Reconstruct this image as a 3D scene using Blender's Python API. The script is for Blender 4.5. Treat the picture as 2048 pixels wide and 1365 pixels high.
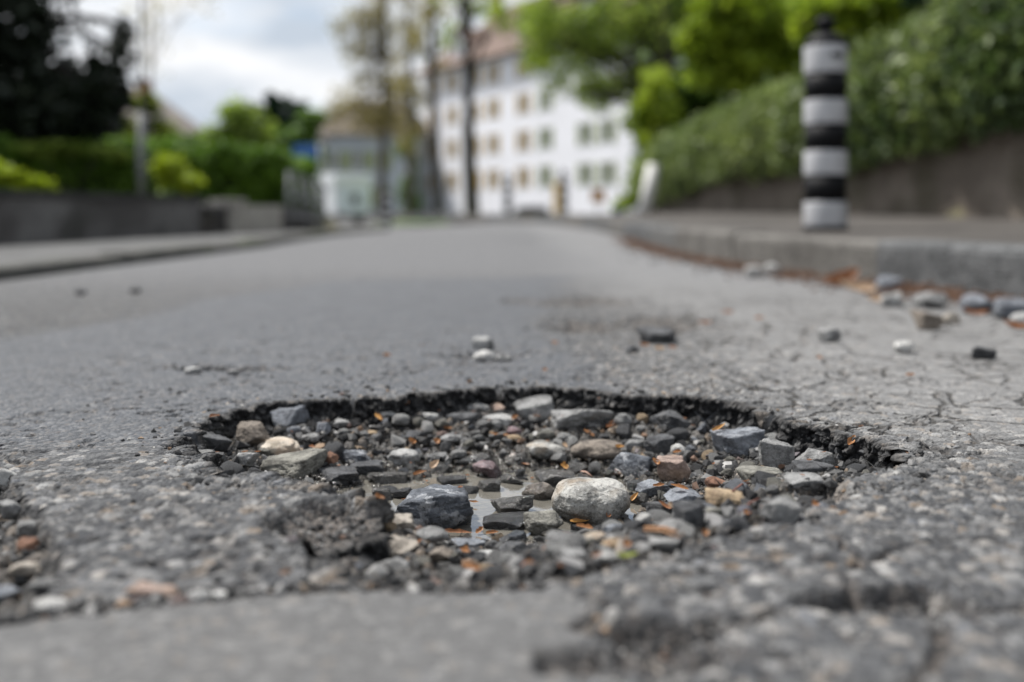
import bpy, bmesh, math, random
import numpy as np
from mathutils import Vector, Matrix, Quaternion

for o in list(bpy.data.objects):
    bpy.data.objects.remove(o)
sc = bpy.context.scene
COL = sc.collection
R = math.radians
CAM_H, FPX, HOR = 0.22, 1991.0, 420.0     # camera height (m), focal length and horizon in photo pixels

# ------------------------------------------------------------------ camera
cam = bpy.data.cameras.new("camera")
co = bpy.data.objects.new("camera", cam)
COL.objects.link(co)
co.location = (0, 0, CAM_H)
co.rotation_euler = (R(90), 0, 0)
cam.sensor_width = 36.0
cam.lens = 35.0
cam.shift_y = -(682.5 - HOR) / 2048.0
cam.clip_start = 0.02
cam.clip_end = 2000
cam.dof.use_dof = True
cam.dof.focus_distance = 0.92
cam.dof.aperture_fstop = 2.4
cam.dof.aperture_blades = 0
sc.camera = co

# ------------------------------------------------------------------ world, sun, exposure
SUN_AZ = Vector((-0.86, 0.50, 0)).normalized()
SUN_EL = R(60)
world = bpy.data.worlds.new("World")
sc.world = world
world.use_nodes = True
wt = world.node_tree
for n in list(wt.nodes):
    wt.nodes.remove(n)
def wn(t, **k):
    n = wt.nodes.new(t)
    for a, b in k.items():
        setattr(n, a, b)
    return n
w_out = wn("ShaderNodeOutputWorld")
w_bg = wn("ShaderNodeBackground")
w_bg2 = wn("ShaderNodeBackground")
w_mix = wn("ShaderNodeMixShader")
sky = wn("ShaderNodeTexSky", sky_type='NISHITA', sun_disc=False)
sky.sun_elevation = SUN_EL
sky.sun_rotation = math.atan2(SUN_AZ.x, SUN_AZ.y)
sky.air_density = 1.0
sky.dust_density = 1.5
w_bg.inputs[1].default_value = 0.12
wt.links.new(sky.outputs[0], w_bg.inputs[0])
w_tc = wn("ShaderNodeTexCoord")
w_map = wn("ShaderNodeMapping")
w_map.inputs['Scale'].default_value = (1.0, 1.0, 2.6)
w_map.inputs['Location'].default_value = (0.35, 0.2, 0.1)
w_n1 = wn("ShaderNodeTexNoise")
w_n1.inputs['Scale'].default_value = 3.2
w_n1.inputs['Detail'].default_value = 5
w_n1.inputs['Roughness'].default_value = 0.5
w_r1 = wn("ShaderNodeValToRGB")
w_r1.color_ramp.elements[0].position = 0.30
w_r1.color_ramp.elements[1].position = 0.50
w_n2 = wn("ShaderNodeTexNoise")
w_n2.inputs['Scale'].default_value = 5.5
w_n2.inputs['Detail'].default_value = 4
w_r2 = wn("ShaderNodeValToRGB")
w_r2.color_ramp.elements[0].position = 0.36
w_r2.color_ramp.elements[0].color = (0.56, 0.63, 0.72, 1)
w_r2.color_ramp.elements[1].position = 0.60
w_r2.color_ramp.elements[1].color = (0.96, 0.97, 0.99, 1)
wt.links.new(w_tc.outputs['Generated'], w_map.inputs[0])
wt.links.new(w_map.outputs[0], w_n1.inputs['Vector'])
wt.links.new(w_map.outputs[0], w_n2.inputs['Vector'])
wt.links.new(w_n1.outputs[0], w_r1.inputs[0])
wt.links.new(w_n2.outputs[0], w_r2.inputs[0])
wt.links.new(w_r2.outputs[0], w_bg2.inputs[0])
w_bg2.inputs[1].default_value = 0.80
wt.links.new(w_r1.outputs[0], w_mix.inputs[0])
wt.links.new(w_bg.outputs[0], w_mix.inputs[1])
wt.links.new(w_bg2.outputs[0], w_mix.inputs[2])
wt.links.new(w_mix.outputs[0], w_out.inputs[0])

sun = bpy.data.lights.new("sun", 'SUN')
sun.energy = 5.0
sun.angle = R(4)
sun.color = (1.0, 0.97, 0.93)
so = bpy.data.objects.new("sun", sun)
COL.objects.link(so)
sdir = Vector((SUN_AZ.x * math.cos(SUN_EL), SUN_AZ.y * math.cos(SUN_EL), math.sin(SUN_EL)))
so.rotation_euler = (-sdir).to_track_quat('-Z', 'Y').to_euler()
so.location = sdir * 60

sc.view_settings.view_transform = 'Standard'
sc.view_settings.look = 'None'
sc.view_settings.exposure = 0.4
sc.view_settings.gamma = 1.0
sc.view_settings.use_curve_mapping = False
sc.render.engine = 'CYCLES'
sc.cycles.use_denoising = True
sc.cycles.max_bounces = 6
sc.cycles.diffuse_bounces = 3
sc.cycles.glossy_bounces = 3
sc.cycles.transmission_bounces = 4
sc.cycles.caustics_reflective = False
sc.cycles.caustics_refractive = False
sc.cycles.sample_clamp_indirect = 6.0

# ------------------------------------------------------------------ numeric helpers
def ss(a, b, x):
    t = np.clip((x - a) / (b - a), 0, 1)
    return t * t * (3 - 2 * t)
def _h(ix, iy, iz, seed):
    n = (ix.astype(np.int64) * 374761393 + iy.astype(np.int64) * 668265263 + iz.astype(np.int64) * 1274126177 + seed * 974711) & 0xFFFFFFFF
    n = ((n ^ (n >> 13)) * 1274126177) & 0xFFFFFFFF
    n = ((n ^ (n >> 15)) * 2246822519) & 0xFFFFFFFF
    return ((n ^ (n >> 16)) & 0xFFFFFF) / float(0x1000000)
def vn2(x, y, s, seed=0):
    x = x / s; y = y / s
    ix = np.floor(x); iy = np.floor(y)
    fx = x - ix; fy = y - iy
    fx = fx * fx * (3 - 2 * fx); fy = fy * fy * (3 - 2 * fy)
    z = np.zeros_like(ix)
    a = _h(ix, iy, z, seed); b = _h(ix + 1, iy, z, seed)
    c = _h(ix, iy + 1, z, seed); d = _h(ix + 1, iy + 1, z, seed)
    return (a + (b - a) * fx) * (1 - fy) + (c + (d - c) * fx) * fy
def fbm(x, y, s, octs=3, seed=0):
    t = 0; a = 1; n = 0
    for i in range(octs):
        t = t + a * (vn2(x, y, s / 2.03 ** i, seed + i * 7) - 0.5); n += a; a *= 0.5
    return 2 * t / n
def vn3(p, s, seed=0):
    q = p / s
    i = np.floor(q); f = q - i; f = f * f * (3 - 2 * f)
    r = 0
    for dx in (0, 1):
        for dy in (0, 1):
            for dz in (0, 1):
                w = (f[:, 0] if dx else 1 - f[:, 0]) * (f[:, 1] if dy else 1 - f[:, 1]) * (f[:, 2] if dz else 1 - f[:, 2])
                r = r + w * _h(i[:, 0] + dx, i[:, 1] + dy, i[:, 2] + dz, seed)
    return 2 * r - 1
def cells(x, y, s, seed=0, aniso=0.85):
    """distance to the nearest cell point (cell units), border distance, random id"""
    x = x / s; y = y / s
    ix = np.floor(x); iy = np.floor(y)
    f1 = np.full(x.shape, 9.0); f2 = np.full(x.shape, 9.0); cid = np.zeros(x.shape)
    z = np.zeros_like(ix)
    for dx in (-1, 0, 1):
        for dy in (-1, 0, 1):
            jx = ix + dx; jy = iy + dy
            px = jx + 0.5 + aniso * (_h(jx, jy, z, seed) - 0.5)
            py = jy + 0.5 + aniso * (_h(jx, jy, z + 1, seed) - 0.5)
            d = np.hypot(px - x, py - y)
            i2 = _h(jx, jy, z + 2, seed)
            near = d < f1
            f2 = np.where(near, f1, np.minimum(f2, d))
            cid = np.where(near, i2, cid)
            f1 = np.where(near, d, f1)
    return f1, f2 - f1, cid

def gp(px, py, z=0.0):
    """point of the level z under a photo pixel"""
    Y = (CAM_H - z) * FPX / (py - HOR)
    return ((px - 1024.0) / FPX * Y, Y)
def at(px, py, Y):
    return Vector(((px - 1024.0) / FPX * Y, Y, CAM_H - (py - HOR) / FPX * Y))

# ------------------------------------------------------------------ object helpers
def link(o, parent=None):
    COL.objects.link(o)
    if parent is not None:
        o.parent = parent
    return o
def npmesh(name, verts, faces, smooth=True):
    me = bpy.data.meshes.new(name)
    verts = np.ascontiguousarray(verts, dtype=np.float32)
    faces = np.ascontiguousarray(faces, dtype=np.int32)
    k = faces.shape[1]
    me.vertices.add(len(verts)); me.vertices.foreach_set("co", verts.ravel())
    me.loops.add(faces.size); me.loops.foreach_set("vertex_index", faces.ravel())
    me.polygons.add(len(faces))
    me.polygons.foreach_set("loop_start", np.arange(0, faces.size, k, dtype=np.int32))
    me.polygons.foreach_set("loop_total", np.full(len(faces), k, dtype=np.int32))
    me.polygons.foreach_set("use_smooth", np.full(len(faces), smooth, dtype=bool))
    me.update(calc_edges=True)
    return me
def attr(me, name, arr):
    a = me.attributes.new(name, 'FLOAT_COLOR', 'POINT')
    a.data.foreach_set("color", np.ascontiguousarray(arr, dtype=np.float32).ravel())
def tag(o, label=None, cat=None, group=None, kind=None):
    if label: o["label"] = label
    if cat: o["category"] = cat
    if group: o["group"] = group
    if kind: o["kind"] = kind
    return o
def ob(name, me, mat, parent=None, loc=None):
    o = bpy.data.objects.new(name, me)
    if mat is not None and len(me.materials) == 0:
        me.materials.append(mat)
    link(o, parent)
    if loc is not None:
        o.location = loc
    return o
def empty(name, loc=(0, 0, 0), rz=0.0):
    o = bpy.data.objects.new(name, None)
    o.empty_display_size = 0.05
    o.location = loc; o.rotation_euler = (0, 0, rz)
    return link(o)
class MB:
    """collects simple solids into one mesh"""
    def __init__(s): s.bm = bmesh.new()
    def box(s, x0, x1, y0, y1, z0, z1, bev=0.0):
        m = Matrix.Translation(((x0 + x1) / 2, (y0 + y1) / 2, (z0 + z1) / 2)) @ Matrix.Diagonal((abs(x1 - x0), abs(y1 - y0), abs(z1 - z0), 1))
        r = bmesh.ops.create_cube(s.bm, size=1, matrix=m)
        if bev:
            es = list({e for v in r['verts'] for e in v.link_edges})
            bmesh.ops.bevel(s.bm, geom=es, offset=bev, segments=2, affect='EDGES', profile=0.6)
        return s
    def tube(s, pts, rad, n=8):
        pts = [Vector(p) for p in pts]
        rad = rad if hasattr(rad, '__len__') else [rad] * len(pts)
        rings = []
        for i, p in enumerate(pts):
            t = (pts[min(i + 1, len(pts) - 1)] - pts[max(i - 1, 0)]).normalized()
            q = t.to_track_quat('Z', 'Y')
            rings.append([s.bm.verts.new(p + q @ Vector((math.cos(2 * math.pi * k / n) * rad[i], math.sin(2 * math.pi * k / n) * rad[i], 0))) for k in range(n)])
        for a, b in zip(rings, rings[1:]):
            for k in range(n):
                f = s.bm.faces.new((a[k], a[(k + 1) % n], b[(k + 1) % n], b[k])); f.smooth = True
        s.bm.faces.new(rings[0][::-1]); s.bm.faces.new(rings[-1])
        return s
    def lathe(s, prof, n=40):
        rings = [[s.bm.verts.new((r * math.cos(2 * math.pi * k / n), r * math.sin(2 * math.pi * k / n), z)) for k in range(n)] for r, z in prof]
        for a, b in zip(rings, rings[1:]):
            for k in range(n):
                f = s.bm.faces.new((a[k], a[(k + 1) % n], b[(k + 1) % n], b[k])); f.smooth = True
        s.bm.faces.new(rings[0][::-1]); s.bm.faces.new(rings[-1])
        return s
    def prism(s, pts, y0, y1):
        a = [s.bm.verts.new((x, y0, z)) for x, z in pts]; b = [s.bm.verts.new((x, y1, z)) for x, z in pts]
        n = len(pts)
        s.bm.faces.new(a); s.bm.faces.new(b[::-1])
        for k in range(n):
            s.bm.faces.new((a[k], b[k], b[(k + 1) % n], a[(k + 1) % n]))
        bmesh.ops.recalc_face_normals(s.bm, faces=s.bm.faces)
        return s
    def build(s, name, mat, parent=None, loc=None):
        me = bpy.data.meshes.new(name); s.bm.to_mesh(me); s.bm.free()
        return ob(name, me, mat, parent, loc)

# ------------------------------------------------------------------ material helpers
class NT:
    def __init__(s, name):
        s.m = bpy.data.materials.new(name); s.m.use_nodes = True
        s.t = s.m.node_tree
        s.p = s.t.nodes['Principled BSDF']
        s.out = s.t.nodes['Material Output']
    def n(s, t, ins=None, **k):
        nd = s.t.nodes.new(t)
        for a, b in k.items(): setattr(nd, a, b)
        for a, b in (ins or {}).items(): s.set(nd.inputs[a], b)
        return nd
    def set(s, inp, v):
        if hasattr(v, 'is_output') or isinstance(v, bpy.types.NodeSocket): s.t.links.new(v, inp)
        else:
            if isinstance(v, (tuple, list)) and len(v) == 3 and inp.type == 'RGBA': v = (*v, 1)
            inp.default_value = v
    def noise(s, vec, scale, detail=3, rough=0.55, dist=0.0):
        return s.n("ShaderNodeTexNoise", {'Vector': vec, 'Scale': scale, 'Detail': detail, 'Roughness': rough, 'Distortion': dist}).outputs[0]
    def vor(s, vec, scale, feature='F1'):
        return s.n("ShaderNodeTexVoronoi", {'Vector': vec, 'Scale': scale}, feature=feature)
    def ramp(s, fac, stops, interp='LINEAR'):
        r = s.n("ShaderNodeValToRGB", {0: fac}); cr = r.color_ramp; cr.interpolation = interp
        while len(cr.elements) > 1: cr.elements.remove(cr.elements[-1])
        for i, (p, c) in enumerate(stops):
            e = cr.elements[0] if i == 0 else cr.elements.new(p)
            e.position = p
            e.color = (*c, 1) if hasattr(c, '__len__') else (c, c, c, 1)
        return r.outputs[0]
    def mix(s, f, a, b, mode='MIX'):
        nd = s.n("ShaderNodeMix", data_type='RGBA', blend_type=mode)
        s.set(nd.inputs[0], f); s.set(nd.inputs[6], a); s.set(nd.inputs[7], b)
        return nd.outputs[2]
    def math(s, op, a, b=0.0, clamp=False):
        nd = s.n("ShaderNodeMath", {0: a, 1: b}, operation=op); nd.use_clamp = clamp
        return nd.outputs[0]
    def step(s, x, a, b):
        nd = s.n("ShaderNodeMapRange", {'Value': x, 'From Min': a, 'From Max': b}); nd.interpolation_type = 'SMOOTHSTEP'
        return nd.outputs[0]
    def bump(s, h, strength, dist):
        nd = s.n("ShaderNodeBump", {'Height': h, 'Strength': strength, 'Distance': dist})
        return nd.outputs[0]
    def fin(s, color, rough=0.8, spec=None, normal=None):
        s.set(s.p.inputs['Base Color'], color); s.set(s.p.inputs['Roughness'], rough)
        if spec is not None: s.set(s.p.inputs['Specular IOR Level'], spec)
        if normal is not None: s.t.links.new(normal, s.p.inputs['Normal'])
        return s.m
def simple(name, c, rough=0.7, var=0.25, scale=8.0, bump=0.0, metal=0.0):
    t = NT(name)
    v = t.n("ShaderNodeTexCoord").outputs['Object']
    nz = t.noise(v, scale, 5, 0.6)
    lo = tuple(x * (1 - var) for x in c); hi = tuple(min(1, x * (1 + var)) for x in c)
    col = t.ramp(nz, [(0.3, lo), (0.7, hi)])
    t.p.inputs['Metallic'].default_value = metal
    nrm = t.bump(t.noise(v, scale * 6, 4), bump, 0.01) if bump else None
    return t.fin(col, rough, None, nrm)

# ------------------------------------------------------------------ the road surface with its pothole
WATER_Z = -0.0592
RIM_PX = [(368,886,.8),(385,855,1),(450,826,1),(540,808,1),(620,803,1),(700,797,1),(780,795,1),(850,789,1),(930,783,1),(1000,776,1),(1060,779,1),(1100,773,1),
          (1160,778,1),(1230,790,1),(1300,795,1),(1370,797,1),(1420,806,1),(1470,810,1),(1500,822,1),(1560,838,1),(1600,856,1),(1650,866,1),(1700,884,1),(1760,892,1),
          (1800,912,.8),(1790,932,.5),(1700,962,.25),(1640,990,.15),(1580,1035,.1),(1490,1072,.05),(1390,1096,0),(1250,1138,0),(1100,1163,.15),(950,1168,.4),(800,1165,.5),
          (700,1152,.6),(640,1128,.45),(625,1095,.5),(690,1070,.7),(770,1050,.9),(760,1010,1),(730,990,1),(650,972,1),(580,963,1),(500,948,1),(460,938,1),(405,912,.8)]
RIM = np.array([(*gp(a, b), c) for a, b, c in RIM_PX])
PIT_PX = [(-160,925,.4),(30,945,.6),(80,1000,.6),(110,1060,.5),(135,1130,.5),(115,1200,.5),(60,1228,.5),(-160,1235,.4)]
PIT = np.array([(*gp(a, b), c) for a, b, c in PIT_PX])
def polydist(x, y, P):
    """signed distance (inside > 0) and the interpolated third column of the nearest edge"""
    best = np.full(x.shape, 1e9); w = np.zeros(x.shape); ins = np.zeros(x.shape, bool)
    n = len(P)
    for i in range(n):
        ax, ay, aw = P[i]; bx, by, bw = P[(i + 1) % n]
        ex, ey = bx - ax, by - ay
        t = np.clip(((x - ax) * ex + (y - ay) * ey) / (ex * ex + ey * ey), 0, 1)
        d = np.hypot(x - ax - t * ex, y - ay - t * ey)
        m = d < best
        best = np.where(m, d, best); w = np.where(m, aw + (bw - aw) * t, w)
        if ay != by:
            cr = ((ay > y) != (by > y)) & (x < ex * (y - ay) / (by - ay) + ax)
            ins ^= cr
    return np.where(ins, best, -best), w
def linedist(x, y, pts):
    best = np.full(x.shape, 1e9)
    for (ax, ay), (bx, by) in zip(pts, pts[1:]):
        ex, ey = bx - ax, by - ay
        t = np.clip(((x - ax) * ex + (y - ay) * ey) / (ex * ex + ey * ey), 0, 1)
        best = np.minimum(best, np.hypot(x - ax - t * ex, y - ay - t * ey))
    return best
def G(L): return [gp(a, b) for a, b in L]
CRACKS = [(G([(1395,755),(1412,769),(1446,789),(1466,790),(1500,800)]), .0035),
          (G([(1568,784),(1621,772),(1671,756),(1700,742)]), .004),
          (G([(1671,756),(1711,769),(1741,792),(1744,799),(1698,816),(1661,822)]), .0035),
          (G([(1590,720),(1608,680),(1615,656),(1645,636)]), .006),
          (G([(1720,885),(1780,862),(1850,838),(1900,812),(2000,796),(2150,790)]), .003),
          (G([(1744,799),(1820,806),(1890,815)]), .0025),
          (G([(1800,915),(1880,925),(1960,905),(2100,915)]), .003),
          (G([(1300,745),(1350,730),(1420,735),(1480,715)]), .004),
          (G([(1480,1240),(1600,1215),(1700,1190),(1790,1205),(1860,1235),(2100,1225)]), .007),
          (G([(1130,1255),(1200,1240),(1300,1265),(1420,1245),(1480,1240)]), .007),
          (G([(1700,1190),(1730,1140),(1800,1110),(1900,1095),(2060,1080)]), .004),
          (G([(1560,1045),(1650,1065),(1730,1140)]), .004),
          (G([(1420,1245),(1440,1300),(1520,1350),(1540,1420)]), .005),
          (G([(1860,1235),(1880,1300),(1830,1400)]), .006)]
PATCH_EDGE = G([(1100,1165),(950,1172),(600,1180),(400,1197),(250,1214),(0,1240),(-300,1275),(-800,1330)])
PATCH_POLY = np.array([(*p, 0) for p in G([(1100,1166),(950,1173),(600,1181),(400,1198),(250,1215),(0,1241),(-300,1276),(-800,1331)])] + [(-.9, .0, 0), (.02, .0, 0)] + [(*p, 0) for p in G([(1140,1420),(1165,1320),(1180,1240),(1150,1190)])])
DARK_POLY = np.array([(*p, 0) for p in G([(1130,553),(700,560),(420,598),(250,638),(80,664),(-150,700),(-330,780),(-60,890),(300,880),(520,812),(760,796),(1000,776),(1210,785),(1175,720),(1060,640)])])
RUBBLE = [(gp(440, 735), .085, .03), (gp(975, 712), .075, .035), (gp(1250, 655), .19, .10), (gp(1150, 600), .16, .12), (gp(1340, 640), .10, .12),
          (gp(1290, 1270), .05, .016), (gp(1230, 1330), .05, .02), (gp(1800, 1210), .05, .018), (gp(1700, 985), .07, .03), (gp(700, 1040), .05, .04), (gp(420, 925), .03, .02)]
def terr(x, y):
    return -.2 * ss(5, 22, y) * ss(.5, -2.7, x) - .15 * ss(22, 38, y) * ss(-2, -6, x)
def floor_depth(x, y):
    f = .043 + .031 * np.exp(-(((x + .005) / .20) ** 2 + ((y - .95) / .15) ** 2) ** 1.4)
    f = f - .014 * np.exp(-((x - .27) / .1) ** 2 - ((y - .95) / .12) ** 2)
    return f
def hole_sd(x, y):
    jx = x + .016 * fbm(x, y, .05, 4, 3) + .003 * fbm(x, y, .008, 2, 31)
    jy = y + .016 * fbm(x, y, .05, 4, 5) + .003 * fbm(x, y, .008, 2, 33)
    near = (x > -.75) & (x < .85) & (y > .3) & (y < 1.6)
    sd = np.full(x.shape, -1.0); cw = np.zeros(x.shape); pd = np.full(x.shape, -1.0); pw = np.zeros(x.shape)
    if near.any():
        sd[near], cw[near] = polydist(jx[near], jy[near], RIM)
        k1 = cells(jx[near], jy[near], .034, 15)[2]
        k2 = ss(.3, .7, vn2(jx[near], jy[near], .016, 16))
        sd[near] += (.010 * (k1 - .5) + .008 * (k2 - .5)) * (.3 + .7 * cw[near])
        pd[near], pw[near] = polydist(jx[near], jy[near], PIT)
    return jx, jy, sd, cw, pd, pw
def surf(x, y, full=True):
    x = np.asarray(x, float); y = np.asarray(y, float)
    z = terr(x, y)
    jx, jy, sd, cw, pd, pw = hole_sd(x, y)
    F = floor_depth(x, y)
    L = .075 + (1 - cw) * .12
    cl = .027 * cw
    hole = cl * ss(-.012, -.004, sd) + np.maximum(F - cl, 0) * ss(0, 1, sd / L)
    pit = .014 * pw * ss(0, .012, pd) + .014 * ss(0, .05, pd)
    z = z - hole - pit
    # crumbled shoulder: the surface sags towards the edge
    z = z - .004 * np.exp(-np.clip(-sd, 0, 1) / .022) * (sd < 0) * (.3 + cw * .7)
    rub = np.zeros(x.shape)
    for (cx, cy), rx, ry in RUBBLE:
        q = ((x - cx) / rx) ** 2 + ((y - cy) / ry) ** 2 + 2.2 * fbm(x, y, .07, 4, 17)
        rub = np.maximum(rub, 1 - ss(.35, 1.0, q))
    z = z - .011 * rub
    z = z + .006 * fbm(x, y, .45, 2, 41) * ss(4, 1, y)
    if not full:
        return z
    inside = np.maximum(ss(.0, .01, sd), ss(0, .01, pd))
    patch = np.zeros(x.shape); nb = y < .75
    if nb.any():
        patch[nb] = ss(-.004, .006, polydist((x + .3 * (jx - x))[nb], (y + .3 * (jy - y))[nb], PATCH_POLY)[0])
    patch *= 1 - inside
    dark = ss(-.05, .05, polydist(x + .05 * fbm(x, y, .2, 3, 9), y + .05 * fbm(x, y, .2, 3, 10), DARK_POLY)[0] * np.ones(x.shape))
    crack = np.zeros(x.shape)
    wob_x = x + .011 * fbm(x, y, .03, 4, 51); wob_y = y + .011 * fbm(x, y, .03, 4, 52)
    for pts, w in CRACKS:
        ww = w * (.6 + .7 * vn2(x, y, .03, 61))
        crack = np.maximum(crack, (1 - ss(.2, 1.0, linedist(wob_x, wob_y, pts) / ww)) * ss(.22, .5, vn2(x, y, .022, 62)))
    net = cells(x + .03 * fbm(x, y, .06, 3, 53), y + .03 * fbm(x, y, .06, 3, 54), .10, 55)[1]
    zone = ss(.12, .3, x) * ss(.75, 1.0, y) * ss(2.6, 1.9, y) * (1 - dark)
    crack = np.maximum(crack, (1 - ss(.0, .035, net)) * zone * ss(.35, .6, vn2(x, y, .06, 63)) * .9)
    crack *= 1 - inside
    pe = 1 - ss(.1, 1.0, linedist(wob_x, wob_y, PATCH_EDGE) / .008)
    z = z - .006 * crack - .006 * pe * (1 - inside)
    fine = (1 - ss(1.4, 2.0, y)) * (1 - ss(.52, .74, np.abs(x - .015)))
    # asphalt aggregate and, inside the hole, gravelly mud
    f1, b1, c1 = cells(x + .003 * fbm(x, y, .012, 2, 71), y, .0100, 1)
    f2, b2, c2 = cells(x, y, .0060, 2)
    g1, gb1, gc1 = cells(x + .003 * fbm(x, y, .02, 2, 75), y, .016, 5)
    stone = ss(.0, .35, b1) * (c1 > .25)
    stone2 = ss(.0, .4, b2)
    rough_zone = np.clip(.55 + .9 * fbm(x, y, .12, 3, 81) + .5 * np.exp(-np.clip(-sd, 0, 9) / .05), .25, 1.3)
    asph = (.0028 * stone * (.3 + .7 * c1) + .0008 * stone2 + .0007 * fbm(x, y, .03, 3, 83)) * rough_zone
    asph = asph * (1 - .75 * dark) * (1 - .85 * patch)
    pits = ss(.58, .78, vn2(x, y, .011, 91)) * ss(.4, .65, vn2(x, y, .05, 92)) * .0038 * (1 - patch)
    grav = .007 * ss(0, .5, gb1) * (.3 + .7 * gc1) + .0028 * ss(0, .4, b1) + .0012 * stone2 + .005 * fbm(x, y, .05, 4, 93) - .0062
    mixg = np.maximum(inside, .45 * rub)
    z = z + fine * (asph * (1 - mixg) - pits * (1 - mixg) + grav * mixg)
    z = z - .0018 * fine * np.clip(rub, 0, 1) * vn2(x, y, .006, 97)
    fresh = np.clip(np.exp(-((sd - .004) / .010) ** 2) * cw * (sd > -.009) + .5 * np.exp(-((pd - .006) / .008) ** 2), 0, 1)
    wet = ss(.022, .004, z - WATER_Z + .008 * fbm(x, y, .03, 3, 99)) * inside
    m1 = np.stack([fresh, patch, inside, dark], -1)
    cid = np.where(inside > .5, np.where(gb1 > .18, gc1, c2), np.where(c1 > .25, c1, c2))
    m2 = np.stack([cid, np.maximum(stone, .7 * stone2), np.maximum(np.maximum(crack, .9 * pe), np.maximum(.85 * rub, 110 * pits * (1 - inside) * fine)), wet], -1)
    return z, m1, m2

def lines(lo, hi, f0, f1, s0, glo, ghi, smax):
    out = [f0]
    while out[-1] < f1: out.append(out[-1] + s0)
    while out[-1] < hi: out.append(out[-1] + min(smax, s0 + ghi * (out[-1] - f1)))
    left = [f0]
    while left[-1] > lo: left.append(left[-1] - min(smax, s0 + glo * (f0 - left[-1])))
    return np.array(left[:0:-1] + out)
gx = lines(-7, 6, -.44, .47, .0017, .035, .035, .5)
gy = lines(-4, 34, .56, 1.32, .0017, .02, .022, .6)
XX, YY = np.meshgrid(gx, gy)
zz, m1, m2 = surf(XX.ravel(), YY.ravel())
nx, ny = len(gx), len(gy)
idx = np.arange(nx * ny).reshape(ny, nx)
fc = np.stack([idx[:-1, :-1], idx[:-1, 1:], idx[1:, 1:], idx[1:, :-1]], -1).reshape(-1, 4)
road_me = npmesh("road", np.stack([XX.ravel(), YY.ravel(), zz], -1), fc)
attr(road_me, "m1", m1); attr(road_me, "m2", m2)
fz_ = (1 - ss(1.4, 2.0, YY.ravel())) * (1 - ss(.52, .74, np.abs(XX.ravel() - .015)))
attr(road_me, "m3", np.stack([fz_] * 4, -1))

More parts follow.
